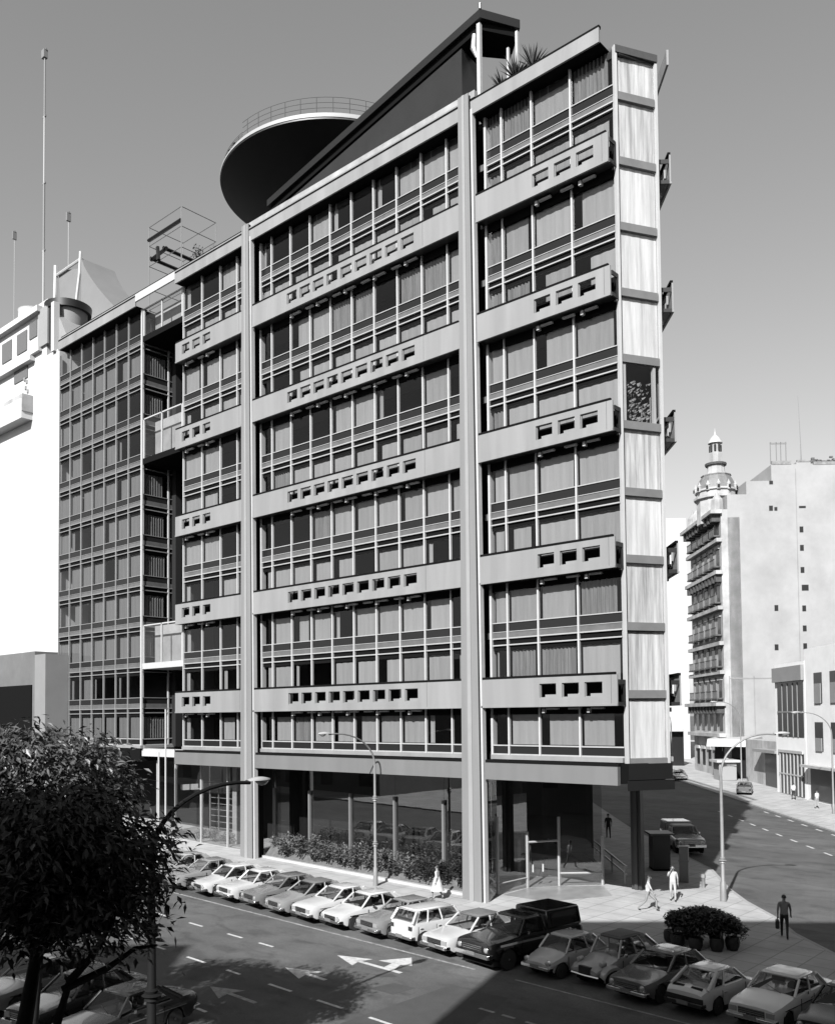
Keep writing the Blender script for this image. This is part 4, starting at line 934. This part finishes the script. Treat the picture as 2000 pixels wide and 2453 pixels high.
    # door seams, handles, side trim
    for s_ in (-1, 1):
        m = MB()
        for x in ([K['wb']*.5+K['wa']*.5+.02, (b2+c)/2+.06, c+.05] if kind not in ('pickup','fiat600','fast133') else [K['wa']+.08, c+.02]):
            w = hw(x)*1.0+.002; m.box(X(x)-.008, X(x)+.008, s_*w-.012, s_*w+.003, K['sill']+.06, K['belt']-.1)
        m.build('door_seam', darkM, t)
        m = MB()
        for x in ([(b2+c)/2-.1, c-.1] if kind not in ('pickup','fiat600','fast133') else [c-.15]):
            w = hw(x)+.004; m.box(X(x)-.07, X(x)+.07, s_*w-.01, s_*w+.025, K['belt']-.2, K['belt']-.17)
        m.build('door_handle', chromeM, t)
        if kind in ('sedan','falcon','pickup'):
            w = W/2; MB().box(X(.5), X(L-.5), s_*w-.01, s_*w+.006, K['belt']-.27, K['belt']-.24 if kind != 'pickup' else K['belt']-.19).build('side_trim', chromeM, t)
    m = MB(); m.box(X(K['wb'])-.12, X(K['wb'])-.03, -W/2-.12, -W/2-.02, K['belt']+.02, K['belt']+.11); m.build('wing_mirror', chromeM, t)
    m = MB(); m.tube([(X(K['wa']-.05),-.35,K['belt']+.05),(X(K['wa']+.12),.15,K['belt']+.17)], .01, 4); m.build('wiper', blackM, t)
    if kind == 'pickup':
        m = MB(); m.hexa([(X(3.05),-.9,1.14),(X(5.05),-.9,1.14),(X(5.05),.9,1.14),(X(3.05),.9,1.14),(X(3.05),-.82,1.86),(X(4.95),-.82,1.84),(X(4.95),.82,1.84),(X(3.05),.82,1.86)]); m.build('bed_canopy', bm_, t, bevel=.05, smooth=50)
        for s_ in (-1, 1): MB().hexa([(X(3.3),s_*.895-.01,1.24),(X(4.85),s_*.895-.01,1.24),(X(4.85),s_*.895+.012,1.24),(X(3.3),s_*.895+.012,1.24),(X(3.3),s_*.845-.01,1.72),(X(4.8),s_*.845-.01,1.72),(X(4.8),s_*.845+.012,1.72),(X(3.3),s_*.845+.012,1.72)]).build('canopy_window', carGl, t)
    if kind == 'fast133':
        m = MB()
        for s_ in (-.33, .33):
            for i in range(5): m.box(X(d)+.05+.02*i-.0, X(d)+.06+.02*i, s_-.2, s_+.2, K['trunk']+.03-.012*i, K['trunk']+.055-.012*i)
        m.build('engine_vent', blackM, t); MB().box(X(L)-.02, X(L)+.03, -W/2*.93, W/2*.93, .48, .64).build('rear_panel', blackM, t)
    return t
RZ = rad(80.5)
def pcar(label, shade, fx, fy, kind='sedan', L=4.2, W=1.6, fw=.78, rear=False, dr=0, **k):
    """place a car by the contact point of the front wheel seen in the photo"""
    rz = RZ+rad(dr); dims = {'hatch4':(3.66,1.48),'fiat600':(3.3,1.40),'cv2':(3.8,1.34),'fast133':(3.45,1.42),'pickup':(5.1,1.92)}
    if kind in dims: L, W = dims[kind]
    lx, ly = (-L/2+fw, -W/2+.08)
    cx = fx-(cos(rz)*lx-sin(rz)*ly); cy = fy-(sin(rz)*lx+cos(rz)*ly)
    return car(label, shade, cx, cy, rz, kind, rear, L=L, W=W, **k)
pcar('pale car farthest left in the row, half hidden by the tree leaves', .55, -25.6, -7.6)
pcar('light grey sedan second from the left beside the tree leaves', .5, -23.4, -7.6)
pcar('grey sedan with dark grille just right of the tree leaves', .36, -20.9, -7.75)
pcar('white sedan between the grey sedan and a second white one', .8, -18.63, -7.75)
pcar('second white sedan, before the two grey ones in mid row', .82, -16.55, -7.7)
pcar('mid grey sedan left of the car with big bright headlights', .25, -14.6, -7.7, kind='falcon')
pcar('light grey sedan with wide bright headlights and black roof line', .38, -12.6, -7.85, kind='falcon', roofc=mat('vinyl_roof', .2, .6))
pcar('white sedan with dark windscreen left of the street lamp', .85, -10.75, -7.8, L=4.3)
pcar('white sedan right of the street lamp foot', .84, -8.9, -7.75)
pcar('grey round-lamp sedan with chrome bumper next to the white hatchback', .33, -6.72, -7.7, kind='falcon', L=4.35)
pcar('small white hatchback parked tail towards the road', .85, -4.95, -7.6, kind='hatch4', rear=True, fw=.75)
pcar('white sedan with grey roof squeezed beside the black pickup', .8, -3.0, -7.75, roofc=mat('grey_roof_paint', .22, .4))
pcar('large black pickup truck with canopy on its bed', .018, -.65, -7.95, kind='pickup', fw=.95, hub=rimM, cat='pickup truck', gloss=.2)
pcar('small rounded light grey car right of the black pickup', .72, 1.35, -7.5, kind='fiat600', fw=.62, hub=mat('dark_hub', .12, .5))
pcar('grey snail-shaped car with free-standing headlamps', .5, 3.15, -7.2, kind='cv2', fw=.66, hub=mat('dark_hub', .12, .5), roofc=mat('canvas_roof', .13, .7))
pcar('medium grey saloon between snail-shaped car and small fastback', .2, 5.2, -7.6, kind='falcon', W=1.62, hub=mat('dark_hub', .12, .5), dr=2)
pcar('small pale fastback seen from behind with black rear panel', .95, 7.0, -7.5, kind='fast133', rear=True, fw=.7, hub=mat('dark_hub', .12, .5), dr=2)
pcar('pale grey saloon with black grille at the lower right', 1.1, 9.2, -7.35, W=1.62, hub=mat('dark_hub', .12, .5), dr=3)
pcar('dark car cut off by the lower right corner', .04, 11.2, -7.3, W=1.65, dr=3)
for i, (x, y, s_, lb) in enumerate([(-5.0,-20.9,.03,'dark car under the tree at the lower left'),(-7.4,-21.0,.05,'second dark car under the tree, left of the first'),(-9.9,-21.1,.3,'pale car in the lower left corner behind the trunk')]):
    car(lb, s_, x, y, rad(99), 'sedan', group='cars parked below the trees')
# avenue vehicles
car('light van-like pickup waiting in the shade of the office tip', .5, -8.3, 22.6, math.atan2(D[1], D[0]), 'pickup', name='light_pickup', group=None, cat='pickup truck', roofc=rimM)
car('dark grey car driving on the far side of the sunny avenue', .2, -20.2, 63.5, math.atan2(-DP[1], -DP[0])+1.2, 'sedan', name='driving_car', group=None)
car('far pale car at the distant kerb beneath the office tip', .5, -34.0, 76.0, math.atan2(D[1], D[0]), 'sedan', name='distant_car', group=None)

# ------------------------------------------------------------------ street lamps
def lamp(name, label, x, y, z0, hz, hx, hy, armz, pole_r, m, headm, rings=(), group=None):
    """curved arm lamp: pole to armz, arm to the head at (hx,hy,hz)"""
    t = thing(name, label, 'street lamp', (x, y, z0), 0, group)
    m1 = MB(); m1.tube([(0,0,0),(0,0,.9),(0,0,1.0),(0,0,armz)], [pole_r*1.6, pole_r*1.5, pole_r, pole_r*.7], 12); m1.build('pole', m, t, smooth=40)
    pts = []
    dx, dy, dz = hx-x, hy-y, hz-armz
    for i in range(11):
        u = i/10*pi/2*1.12; a = (1-cos(u))/(1-cos(pi/2*1.12)); b_ = sin(u)/1.0
        pts.append((dx*a, dy*a, armz+dz*min(1, b_)*1.0))
    m2 = MB(); m2.tube(pts, [pole_r*.6-.2*pole_r*i/10 for i in range(11)], 8); m2.build('arm', m, t, smooth=40)
    d = Vector((dx, dy, 0)).normalized(); c = Vector((dx, dy, dz+armz)); s_ = MB()
    n_ = Vector((-d.y, d.x, 0)); rows_ = []
    for i in range(9):
        u = i/8; w = .17*sin(pi*min(1, .12+u*.88))**.6; h = .10*sin(pi*(.1+.8*u)); p = c+d*(u*.8-.1)
        rows_.append([p+n_*(w*cos(a_))+Vector((0,0,h*sin(a_)+.02)) for a_ in [pi*k/8 for k in range(9)]])
    s_.grid(rows_); hd = s_.build('lamp_head', headm, t, smooth=60)
    s_ = MB(); rows_ = []
    for i in range(7):
        u = i/6; w = .13*sin(pi*(.1+.8*u)); p = c+d*(.2+u*.42)
        rows_.append([p+n_*(w*cos(a_))+Vector((0,0,-.13*sin(pi*(.08+.84*u))*sin(a_))) for a_ in [pi*k/6 for k in range(7)]])
    s_.grid(rows_); s_.build('lamp_glass', lampG, t, smooth=60)
    if rings:
        for z in rings: MB().lathe([(pole_r*.9,z-.16),(pole_r*1.5,z-.12),(pole_r*1.2,z-.04),(pole_r*2.0,z),(pole_r*1.2,z+.05),(pole_r*1.4,z+.12),(pole_r*.9,z+.17)], (0,0,0), 14).build('collar', m, t, smooth=40)
    return t
lamp('street_lamp', 'pale curved lamp post on the pavement before the long planter', -14.5, -.7, g0(-14.5)+.05, 8.1, -14.6, -3.9, 6.4, .085, poleM, lampH, (2.2,4.6))
lamp('street_lamp', 'pale curved lamp post at the tip of the sunny plaza', .55, 8.5, g0(.5)+.05, 8.25, 2.65, 10.3, 6.2, .1, poleM, lampH, (2.0,))
lamp('iron_street_lamp', 'black ornate lamp post in front of the tree at the lower left', -.45, -22.9, g0(0)+.05, 7.55, -.45, -19.9, 5.9, .12, ironM, lampH, (2.55,4.1,))
lamp('street_lamp', 'thin curved lamp post on the far pavement before the arcade', -31.2, 68.5, g0(-31), 9.6, -33, 67.0, 7.6, .09, poleM, lampH, (), 'lamp posts across the avenue')
lamp('street_lamp', 'thin curved lamp post beside the turret building', -22.9, 69.4, g0(-23), 10.2, -25.0, 67.6, 8.0, .09, poleM, lampH, (), 'lamp posts across the avenue')
lamp('street_lamp', 'thin curved lamp post at the right edge before the corner house', -7.0, 50.6, g0(-7), 9.2, -9.2, 48.8, 7.2, .09, poleM, lampH, (), 'lamp posts across the avenue')
for x, lb in ((-35.9, 'left thin flagpole by the recess'), (-35.05, 'right thin flagpole by the recess')):
    t = thing('flagpole', lb, 'flagpole', (x, -.2, g0(x)), 0, 'flagpoles'); MB().tube([(0,0,0),(0,0,9.2 if x > -35.5 else 6.2)], .06, 6).build('pole', rimM, t)
# tub with big dark bush
t = thing('bush_tubs', 'big dark round bush growing over a cluster of barrel tubs on the plaza', 'planted tubs', (3.35,-.1,g0(3.35)+.05))
for i, (x, y) in enumerate([(-1.25,-.35),(-.75,-.75),(0.05,-.85),(.75,-.45),(1.15,.1),(-.9,.6),(.2,.75)]):
    m = MB(); m.lathe([(.2,0),(.27,.16),(.29,.36),(.25,.5),(.2,.48)], (x,y,0), 14); m.build('tub', mat('dark_tub', .02, .7, 0, .3, 4), t, smooth=50)
mb = MB()
for i in range(76):
    a = random.uniform(0, 2*pi); r_ = sqrt(random.random()); cx_, cy_ = 1.42*r_*cos(a), .92*r_*sin(a)
    leaves(mb, (cx_, cy_, .62+.62*sqrt(max(0,1-r_*r_))), .42, .38, .34, 190, .17, .1)
mb.build('foliage', leafD, t)
m = MB()
for i in range(6): m.tube([(random.uniform(-.9,.9),random.uniform(-.4,.4),.4),(random.uniform(-1,1),random.uniform(-.5,.5),1.2)], .04, 5)
m.build('stem', barkM, t)
# kiosk / telephone boxes on the avenue pavement
t = thing('dark_booth', 'dark booth with small flat roof behind the man in white', 'booth', (-5.75,14.3,g0(-5.3)+.05), math.atan2(D[1], D[0]))
MB().box(-.55,.55,-.5,.5,.12,2.1).build('cabin', mat('booth_dark', .04, .5), t); MB().box(-.8,.8,-.7,.7,2.1,2.2).build('roof', mat('booth_roof', .1, .5), t)
MB().box(-.4,.4,-.53,-.5,.9,1.9).build('window', carGl, t); MB().box(-.6,.6,-.5,.5,0,.12).build('base', darkM, t)
t = thing('grey_post_box', 'tall plain grey pillar box beside the waiting light pickup', 'pillar box', (-3.0,11.7,g0(-3)+.05), rad(20))
MB().box(-.24,.24,-.22,.22,0,1.95).build('casing', mat('box_grey', .22, .5), t, bevel=.02); MB().box(-.28,.28,-.26,.26,1.15,1.2).build('ledge', mat('box_grey', .22, .5), t)
t = thing('round_bollard', 'low bright-topped bollard in shadow at the plaza rim', 'bollard', (-1.6,11.0,g0(-1)+.05)); MB().lathe([(.1,0),(.1,.5),(.14,.55),(.12,.7),(.001,.75)], (0,0,0), 12).build('post', poleM, t, smooth=40)

# ------------------------------------------------------------------ people
def person(label, loc, face, H=1.7, stride=.25, top=.6, bottom=.3, hair_=.02, arms='walk', skirt=False, lean=0., bag=None, bend=0):
    t = thing('person', label, 'person', (loc[0], loc[1], g0(loc[0])+.055), face)
    s_ = H/1.75; me = bpy.data.meshes.new('body'); bm = bmesh.new()
    hip = .93-.04*abs(stride)
    J = {'pelvis':(0,0,hip),'waist':(.0+lean*.15,0,1.08),'chest':(lean*.5,0,1.3),'neck':(lean*.8,0,1.47),'jaw':(lean*.9+.015,0,1.55),'head':(lean+.01,0,1.64),'crown':(lean,0,1.72)}
    J['hl'] = (0,.09,hip-.03); J['hr'] = (0,-.09,hip-.03)
    J['kl'] = (stride*.65+.05+bend,.10,.50); J['kr'] = (-stride*.35+.05,-.10,.49)
    J['al'] = (stride*.95,.10,.09); J['ar'] = (-stride*1.1-.02,-.10,.13 if stride else .09)
    J['tl'] = (J['al'][0]+.15,.11,.035); J['tr'] = (J['ar'][0]+.14,-.11,.04)
    J['sl'] = (lean*.75,.18,1.42); J['sr'] = (lean*.75,-.18,1.42)
    sw = stride*.6
    J['el'] = (lean*.6-sw*.6,.235,1.14); J['er'] = (lean*.6+sw*.6,-.235,1.14)
    J['wl'] = (lean*.5-sw*.7+.06,.24,.90); J['wr'] = (lean*.5+sw*.9+.08,-.24,.91)
    if arms == 'face': J['wr'] = (.16,-.10,1.50); J['er'] = (.16,-.24,1.24)
    if arms == 'chest': J['wr'] = (.26,-.05,1.2); J['er'] = (.05,-.26,1.14); J['wl'] = (.26,.05,1.17); J['el'] = (.05,.26,1.13)
    rad_ = {'pelvis':(.14,.16),'waist':(.11,.14),'chest':(.12,.17),'neck':(.052,.055),'jaw':(.07,.065),'head':(.098,.08),'crown':(.06,.055),'hl':(.09,.09),'hr':(.09,.09),'kl':(.058,.058),'kr':(.058,.058),'al':(.042,.042),'ar':(.042,.042),'tl':(.035,.04),'tr':(.035,.04),'sl':(.058,.058),'sr':(.058,.058),'el':(.042,.042),'er':(.042,.042),'wl':(.028,.028),'wr':(.028,.028)}
    E_ = [('pelvis','waist'),('waist','chest'),('chest','neck'),('neck','jaw'),('jaw','head'),('head','crown'),('pelvis','hl'),('hl','kl'),('kl','al'),('al','tl'),('pelvis','hr'),('hr','kr'),('kr','ar'),('ar','tr'),('chest','sl'),('sl','el'),('el','wl'),('chest','sr'),('sr','er'),('er','wr')]
    vs = {}; lay = bm.verts.layers.skin.verify()
    for k, p in J.items(): v = bm.verts.new([c*s_ for c in p]); vs[k] = v; v[lay].radius = [r_*s_ for r_ in rad_[k]]
    vs['pelvis'][lay].use_root = True
    for a, b_ in E_: bm.edges.new((vs[a], vs[b_]))
    bm.to_mesh(me); bm.free(); o = bpy.data.objects.new('body', me); COL.objects.link(o)
    o.modifiers.new('s', 'SKIN').use_smooth_shade = True; o.modifiers.new('d', 'SUBSURF').levels = 2; o.modifiers['d'].render_levels = 2
    dg = bpy.context.evaluated_depsgraph_get(); nm = bpy.data.meshes.new_from_object(o.evaluated_get(dg))
    bpy.data.objects.remove(o); nm.name = 'body'
    bm = bmesh.new(); bm.from_mesh(nm)
    # hands (palm and five fingers), nose, ears joined to the same mesh
    ex = MB(); 
    for sd, k, e in ((1,'wl','el'),(-1,'wr','er')):
        w_ = Vector(J[k])*s_; d = (w_-Vector(J[e])*s_).normalized(); ax = Vector((1,0,0)) if abs(d.x) < .8 else Vector((0,0,1)); a_ = (ax-d*ax.dot(d)).normalized(); n_ = d.cross(a_)*sd
        ex.tube([w_-d*.02, w_+d*.04, w_+d*.09], [.026,.04,.036], 8)
        for i, l in enumerate((.07,.08,.075,.06)):
            p = w_+d*.085+a_*(.027-.018*i); ex.tube([p, p+d*l*.5, p+d*l*.85-n_*.02*1, p+d*l-n_*.035], [.0095,.009,.0085,.007], 5)
        p = w_+d*.03+a_*.032; ex.tube([p, p+d*.035+a_*.025, p+d*.065+a_*.03], [.012,.011,.008], 5)
    hd = Vector(J['head'])*s_
    ex.tube([hd+Vector((.085,0,.01)), hd+Vector((.115,0,-.03)), hd+Vector((.09,0,-.04))], [.01,.016,.01], 5)
    for sd in (-1,1): ex.tube([hd+Vector((-.005,sd*.078,.02)), hd+Vector((.0,sd*.09,-.01)), hd+Vector((.005,sd*.08,-.035))], [.01,.016,.008], 5)
    n0 = [bm.verts.new(v) for v in ex.v]; bm.verts.ensure_lookup_table()
    for f in ex.f: 
        try: bm.faces.new([n0[i] for i in f])
        except ValueError: pass
    mats_ = [skinM, mat('shirt_%02d' % int(top*100), top, .9, 0, .1, 8), mat('trousers_%02d' % int(bottom*100), bottom, .9, 0, .1, 8), mat('shoe', .03, .5)]
    for f in bm.faces:
        c = f.calc_center_median()/s_; f.smooth = True
        i = 0
        if c.z < .10: i = 3
        elif c.z < .98 and abs(c.y) < .2: i = 2
        elif c.z < 1.46 and (c.z > 1.12 or abs(c.y) < .19): i = 1
        if arms != 'walk' and c.x-lean*.5 > .13 and c.z > 1.1: i = 0
        if skirt and c.z < .45 and c.z > .1: i = 0
        f.material_index = i
    nm.materials.clear()
    for m_ in mats_: nm.materials.append(m_)
    bm.to_mesh(nm); bm.free()
    # eyes and mouth are dark strokes in the face
    b_ = bpy.data.objects.new('body', nm); COL.objects.link(b_); b_.parent = t
    hm = MB(); rr = []
    for i in range(7):
        ph_ = pi/2*(1-i/6*1.25); rr.append([(hd.x-.012+.105*cos(ph_)*cos(a)*(1 if cos(a) < .45 else .55), hd.y+.09*cos(ph_)*sin(a), hd.z+.02+.092*sin(ph_)) for a in [2*pi*k/14 for k in range(15)]])
    hm.grid(rr); hm.build('hair', mat('hair_%02d' % int(hair_*100), hair_, .6), t, smooth=60)
    em = MB()
    for sd in (-1,1): em.box(hd.x+.082, hd.x+.094, sd*.032-.014, sd*.032+.014, hd.z-.004, hd.z+.008)
    em.box(hd.x+.075, hd.x+.09, -.022, .022, hd.z-.072, hd.z-.064); em.build('face_features', hairM, t)
    if skirt:
        m = MB(); m.lathe([(.13,1.1),(.19,.92),(.27,.65),(.36,.42)], (0,0,0), 18); m.build('skirt', mats_[1], t, smooth=60)
    if bag:
        h_ = Vector(J['wl'])*s_; tb = thing('handbag', bag, 'bag', (0,0,0)); tb.location = t.matrix_basis @ Vector((h_.x, h_.y+.02, h_.z-.5))
        tb.rotation_euler = (0,0,face); MB().box(-.22,.22,-.08,.08,0,.34).build('pouch', mat('bag_dark', .02, .5), tb, bevel=.03)
        MB().tube([(-.1,0,.33),(-.06,0,.44),(.06,0,.44),(.1,0,.33)], .012, 6).build('handle', blackM, tb)
    return t
person('person in white shirt and grey trousers striding across the sunny plaza', (-1.2,4.0), rad(20), 1.66, .42, .68, .35, lean=.06, arms='walk', bend=.08)
person('person dressed all in white raising one hand to the face', (-1.27,6.75), rad(-60), 1.74, .12, .66, .6, arms='face')
person('person with dark trousers, grey shirt and bag walking away in the shade', (5.4,3.2), rad(110), 1.84, .3, .28, .02, arms='walk', bag='dark bag carried by the person at the right of the plaza')
person('person in a bright white dress walking beside the planter', (-10.0,-.95), rad(195), 1.68, .25, .75, .7, skirt=True)
person('dark clothed person on the shaded pavement past the glass entrance', (-14.1,23.0), rad(125), 1.8, .2, .02, .02)
person('distant person in a white top before the barred gate', (-13.9,60.5), rad(130), 1.75, .2, .85, .03)
person('distant person standing near the lamp on the far pavement', (-9.5,54.0), rad(150), 1.75, .1, .8, .5)

# ------------------------------------------------------------------ street trees
def tree(name, label, loc, crown, R3, nbr, nleaf, ls, seed, trunk_pts, branch_ends=(), spread=1., lm=None, extra=()):
    random.seed(seed); t = thing(name, label, 'tree', loc, 0, 'street trees at the left')
    tr = MB(); tr.tube(trunk_pts, [.17-.1*i/(len(trunk_pts)-1) for i in range(len(trunk_pts))], 9)
    for p_ in branch_ends: tr.tube(p_, [.055,.045,.03,.015][:len(p_)] if len(p_) > 3 else [.07,.06,.045], 6)
    lf = MB(); c = Vector(crown); top_ = Vector(trunk_pts[-1])
    for i in range(nbr):
        while 1:
            p = Vector((random.uniform(-1,1), random.uniform(-1,1), random.uniform(-.9,1)))
            if .35 < p.length < 1: break
        e = c+Vector((p.x*R3[0], p.y*R3[1], p.z*R3[2]))
        if i < len(extra): e = Vector(extra[i])
        md = (top_+e)/2+Vector((0,0,.3))
        if i % 3 == 0: tr.tube([top_, md, e], [.05,.03,.012], 5)
        out = Vector((p.x, p.y, .15)).normalized()
        for j in range(nleaf):
            # a drooping frond of narrow leaflets
            o = e+Vector((random.gauss(0,.28), random.gauss(0,.28), random.gauss(0,.2)-.06))*spread if False else e+Vector((random.gauss(0,.27)*spread, random.gauss(0,.27)*spread, random.gauss(0,.2)*spread))
            a = math.atan2(out.y, out.x)+random.gauss(0,.9); el = random.uniform(-1.0,.5); L = ls*random.uniform(.6,1.3); w = L*random.uniform(.13,.24)
            d = Vector((cos(a)*cos(el), sin(a)*cos(el), sin(el))); n_ = d.cross(Vector((random.gauss(0,.5), random.gauss(0,.5), 1))).normalized()*w
            dr = Vector((0,0,-L*.18)); lf.q(o, o+d*L*.45+n_, o+d*L+dr, o+d*L*.45-n_)
    tr.build('trunk', barkM, t, smooth=60); lf.build('crown', lm or leafM, t)
    return t
tree('street_tree', 'tall street tree catching sun on its top behind the darker tree', (-.3,-25.3,g0(0)), (-.75,-.6,7.75), (2.45,2.4,1.45), 200, 100, .2, 3, [(-.5,-.45,0),(-.5,-.4,2.5),(-.3,-.3,4.6),(0,0,6.4)])
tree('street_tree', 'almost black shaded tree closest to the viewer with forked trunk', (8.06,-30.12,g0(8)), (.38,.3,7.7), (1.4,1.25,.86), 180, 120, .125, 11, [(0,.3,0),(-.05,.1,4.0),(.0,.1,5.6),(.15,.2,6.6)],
     [[(.0,.1,4.6),(.3,.35,5.6),(.5,.45,6.3)],[(.5,.45,6.3),(.75,.6,6.6),(.95,.75,7.0),(1.1,.8,7.4)],[(.45,.4,6.2),(.85,.75,6.45),(1.15,.95,6.7),(1.4,1.1,6.75)]], .8, mat('shaded_tree_leaf', .05, .6, 0, .3, 3), [(.95,.75,6.95),(1.12,.9,6.8),(.72,.6,7.15),(1.2,.95,7.1),(1.35,1.0,7.35)])  # leaf colour darkened to deepen the shade on this tree
tree('street_tree', 'tree at the far left whose bright leaves peek in above the parked cars', (-3.6,-28.4,g0(-3)), (0,0,8.7), (2.3,2.3,1.35), 130, 80, .22, 5, [(0,0,0),(0,0,4),(0,0,7)])

# ------------------------------------------------------------------ light, sky, camera
sun_dir = Vector((.309*cos(rad(35)), -.951*cos(rad(35)), sin(rad(35))))
ld = bpy.data.lights.new('Sun', 'SUN'); ld.energy = 5.0; ld.angle = rad(.5); ld.color = (1, 1, 1)
lo = bpy.data.objects.new('Sun', ld); COL.objects.link(lo); lo.rotation_euler = (-sun_dir).to_track_quat('-Z', 'Y').to_euler()
w = bpy.data.worlds.new('World'); S.world = w; w.use_nodes = True; nt = w.node_tree; bg = nt.nodes['Background']
sk = nt.nodes.new('ShaderNodeTexSky'); sk.sky_type = 'NISHITA'; sk.sun_disc = False; sk.sun_elevation = rad(35); sk.sun_rotation = rad(162)
sk.air_density = 1.0; sk.dust_density = 1.2; sk.ozone_density = 1.0
sep = nt.nodes.new('ShaderNodeSeparateColor'); nt.links.new(sk.outputs[0], sep.inputs[0])
a = nt.nodes.new('ShaderNodeMath'); a.operation = 'MULTIPLY'; a.inputs[1].default_value = .25; nt.links.new(sep.outputs[0], a.inputs[0])
b_ = nt.nodes.new('ShaderNodeMath'); b_.operation = 'MULTIPLY_ADD'; b_.inputs[1].default_value = .4; nt.links.new(sep.outputs[1], b_.inputs[0]); nt.links.new(a.outputs[0], b_.inputs[2])
c_ = nt.nodes.new('ShaderNodeMath'); c_.operation = 'MULTIPLY_ADD'; c_.inputs[1].default_value = .35; nt.links.new(sep.outputs[2], c_.inputs[0]); nt.links.new(b_.outputs[0], c_.inputs[2])
nt.links.new(c_.outputs[0], bg.inputs[0]); bg.inputs[1].default_value = .07
S.view_settings.view_transform = 'Standard'; S.view_settings.look = 'None'; S.view_settings.exposure = 1.26; S.view_settings.gamma = 1

cam = bpy.data.cameras.new('Camera'); co = bpy.data.objects.new('Camera', cam); COL.objects.link(co); S.camera = co
R_ = Vector((0.7478978, 0.6637486, -0.0093101)); U_ = Vector((0.0315897, -0.0215783, 0.9992680)); F_ = Vector((-0.6630618, 0.7476446, 0.0371059))
M_ = Matrix((R_, U_, -F_)).transposed().to_4x4(); M_.translation = Vector((19.1691, -35.1691, 1.9337)); co.matrix_world = M_
cam.sensor_fit = 'HORIZONTAL'; cam.sensor_width = 36; cam.lens = 36*2160.42/2000; cam.shift_x = 0; cam.shift_y = (1637.0-1226.5)/2000
cam.clip_start = .3; cam.clip_end = 3000
S.cycles.max_bounces = 8; S.cycles.transparent_max_bounces = 16
S.render.resolution_x = 834; S.render.resolution_y = 1024
bpy.context.view_layer.update()
for o in bpy.data.objects:
    if 'world_mesh' in o: del o['world_mesh']
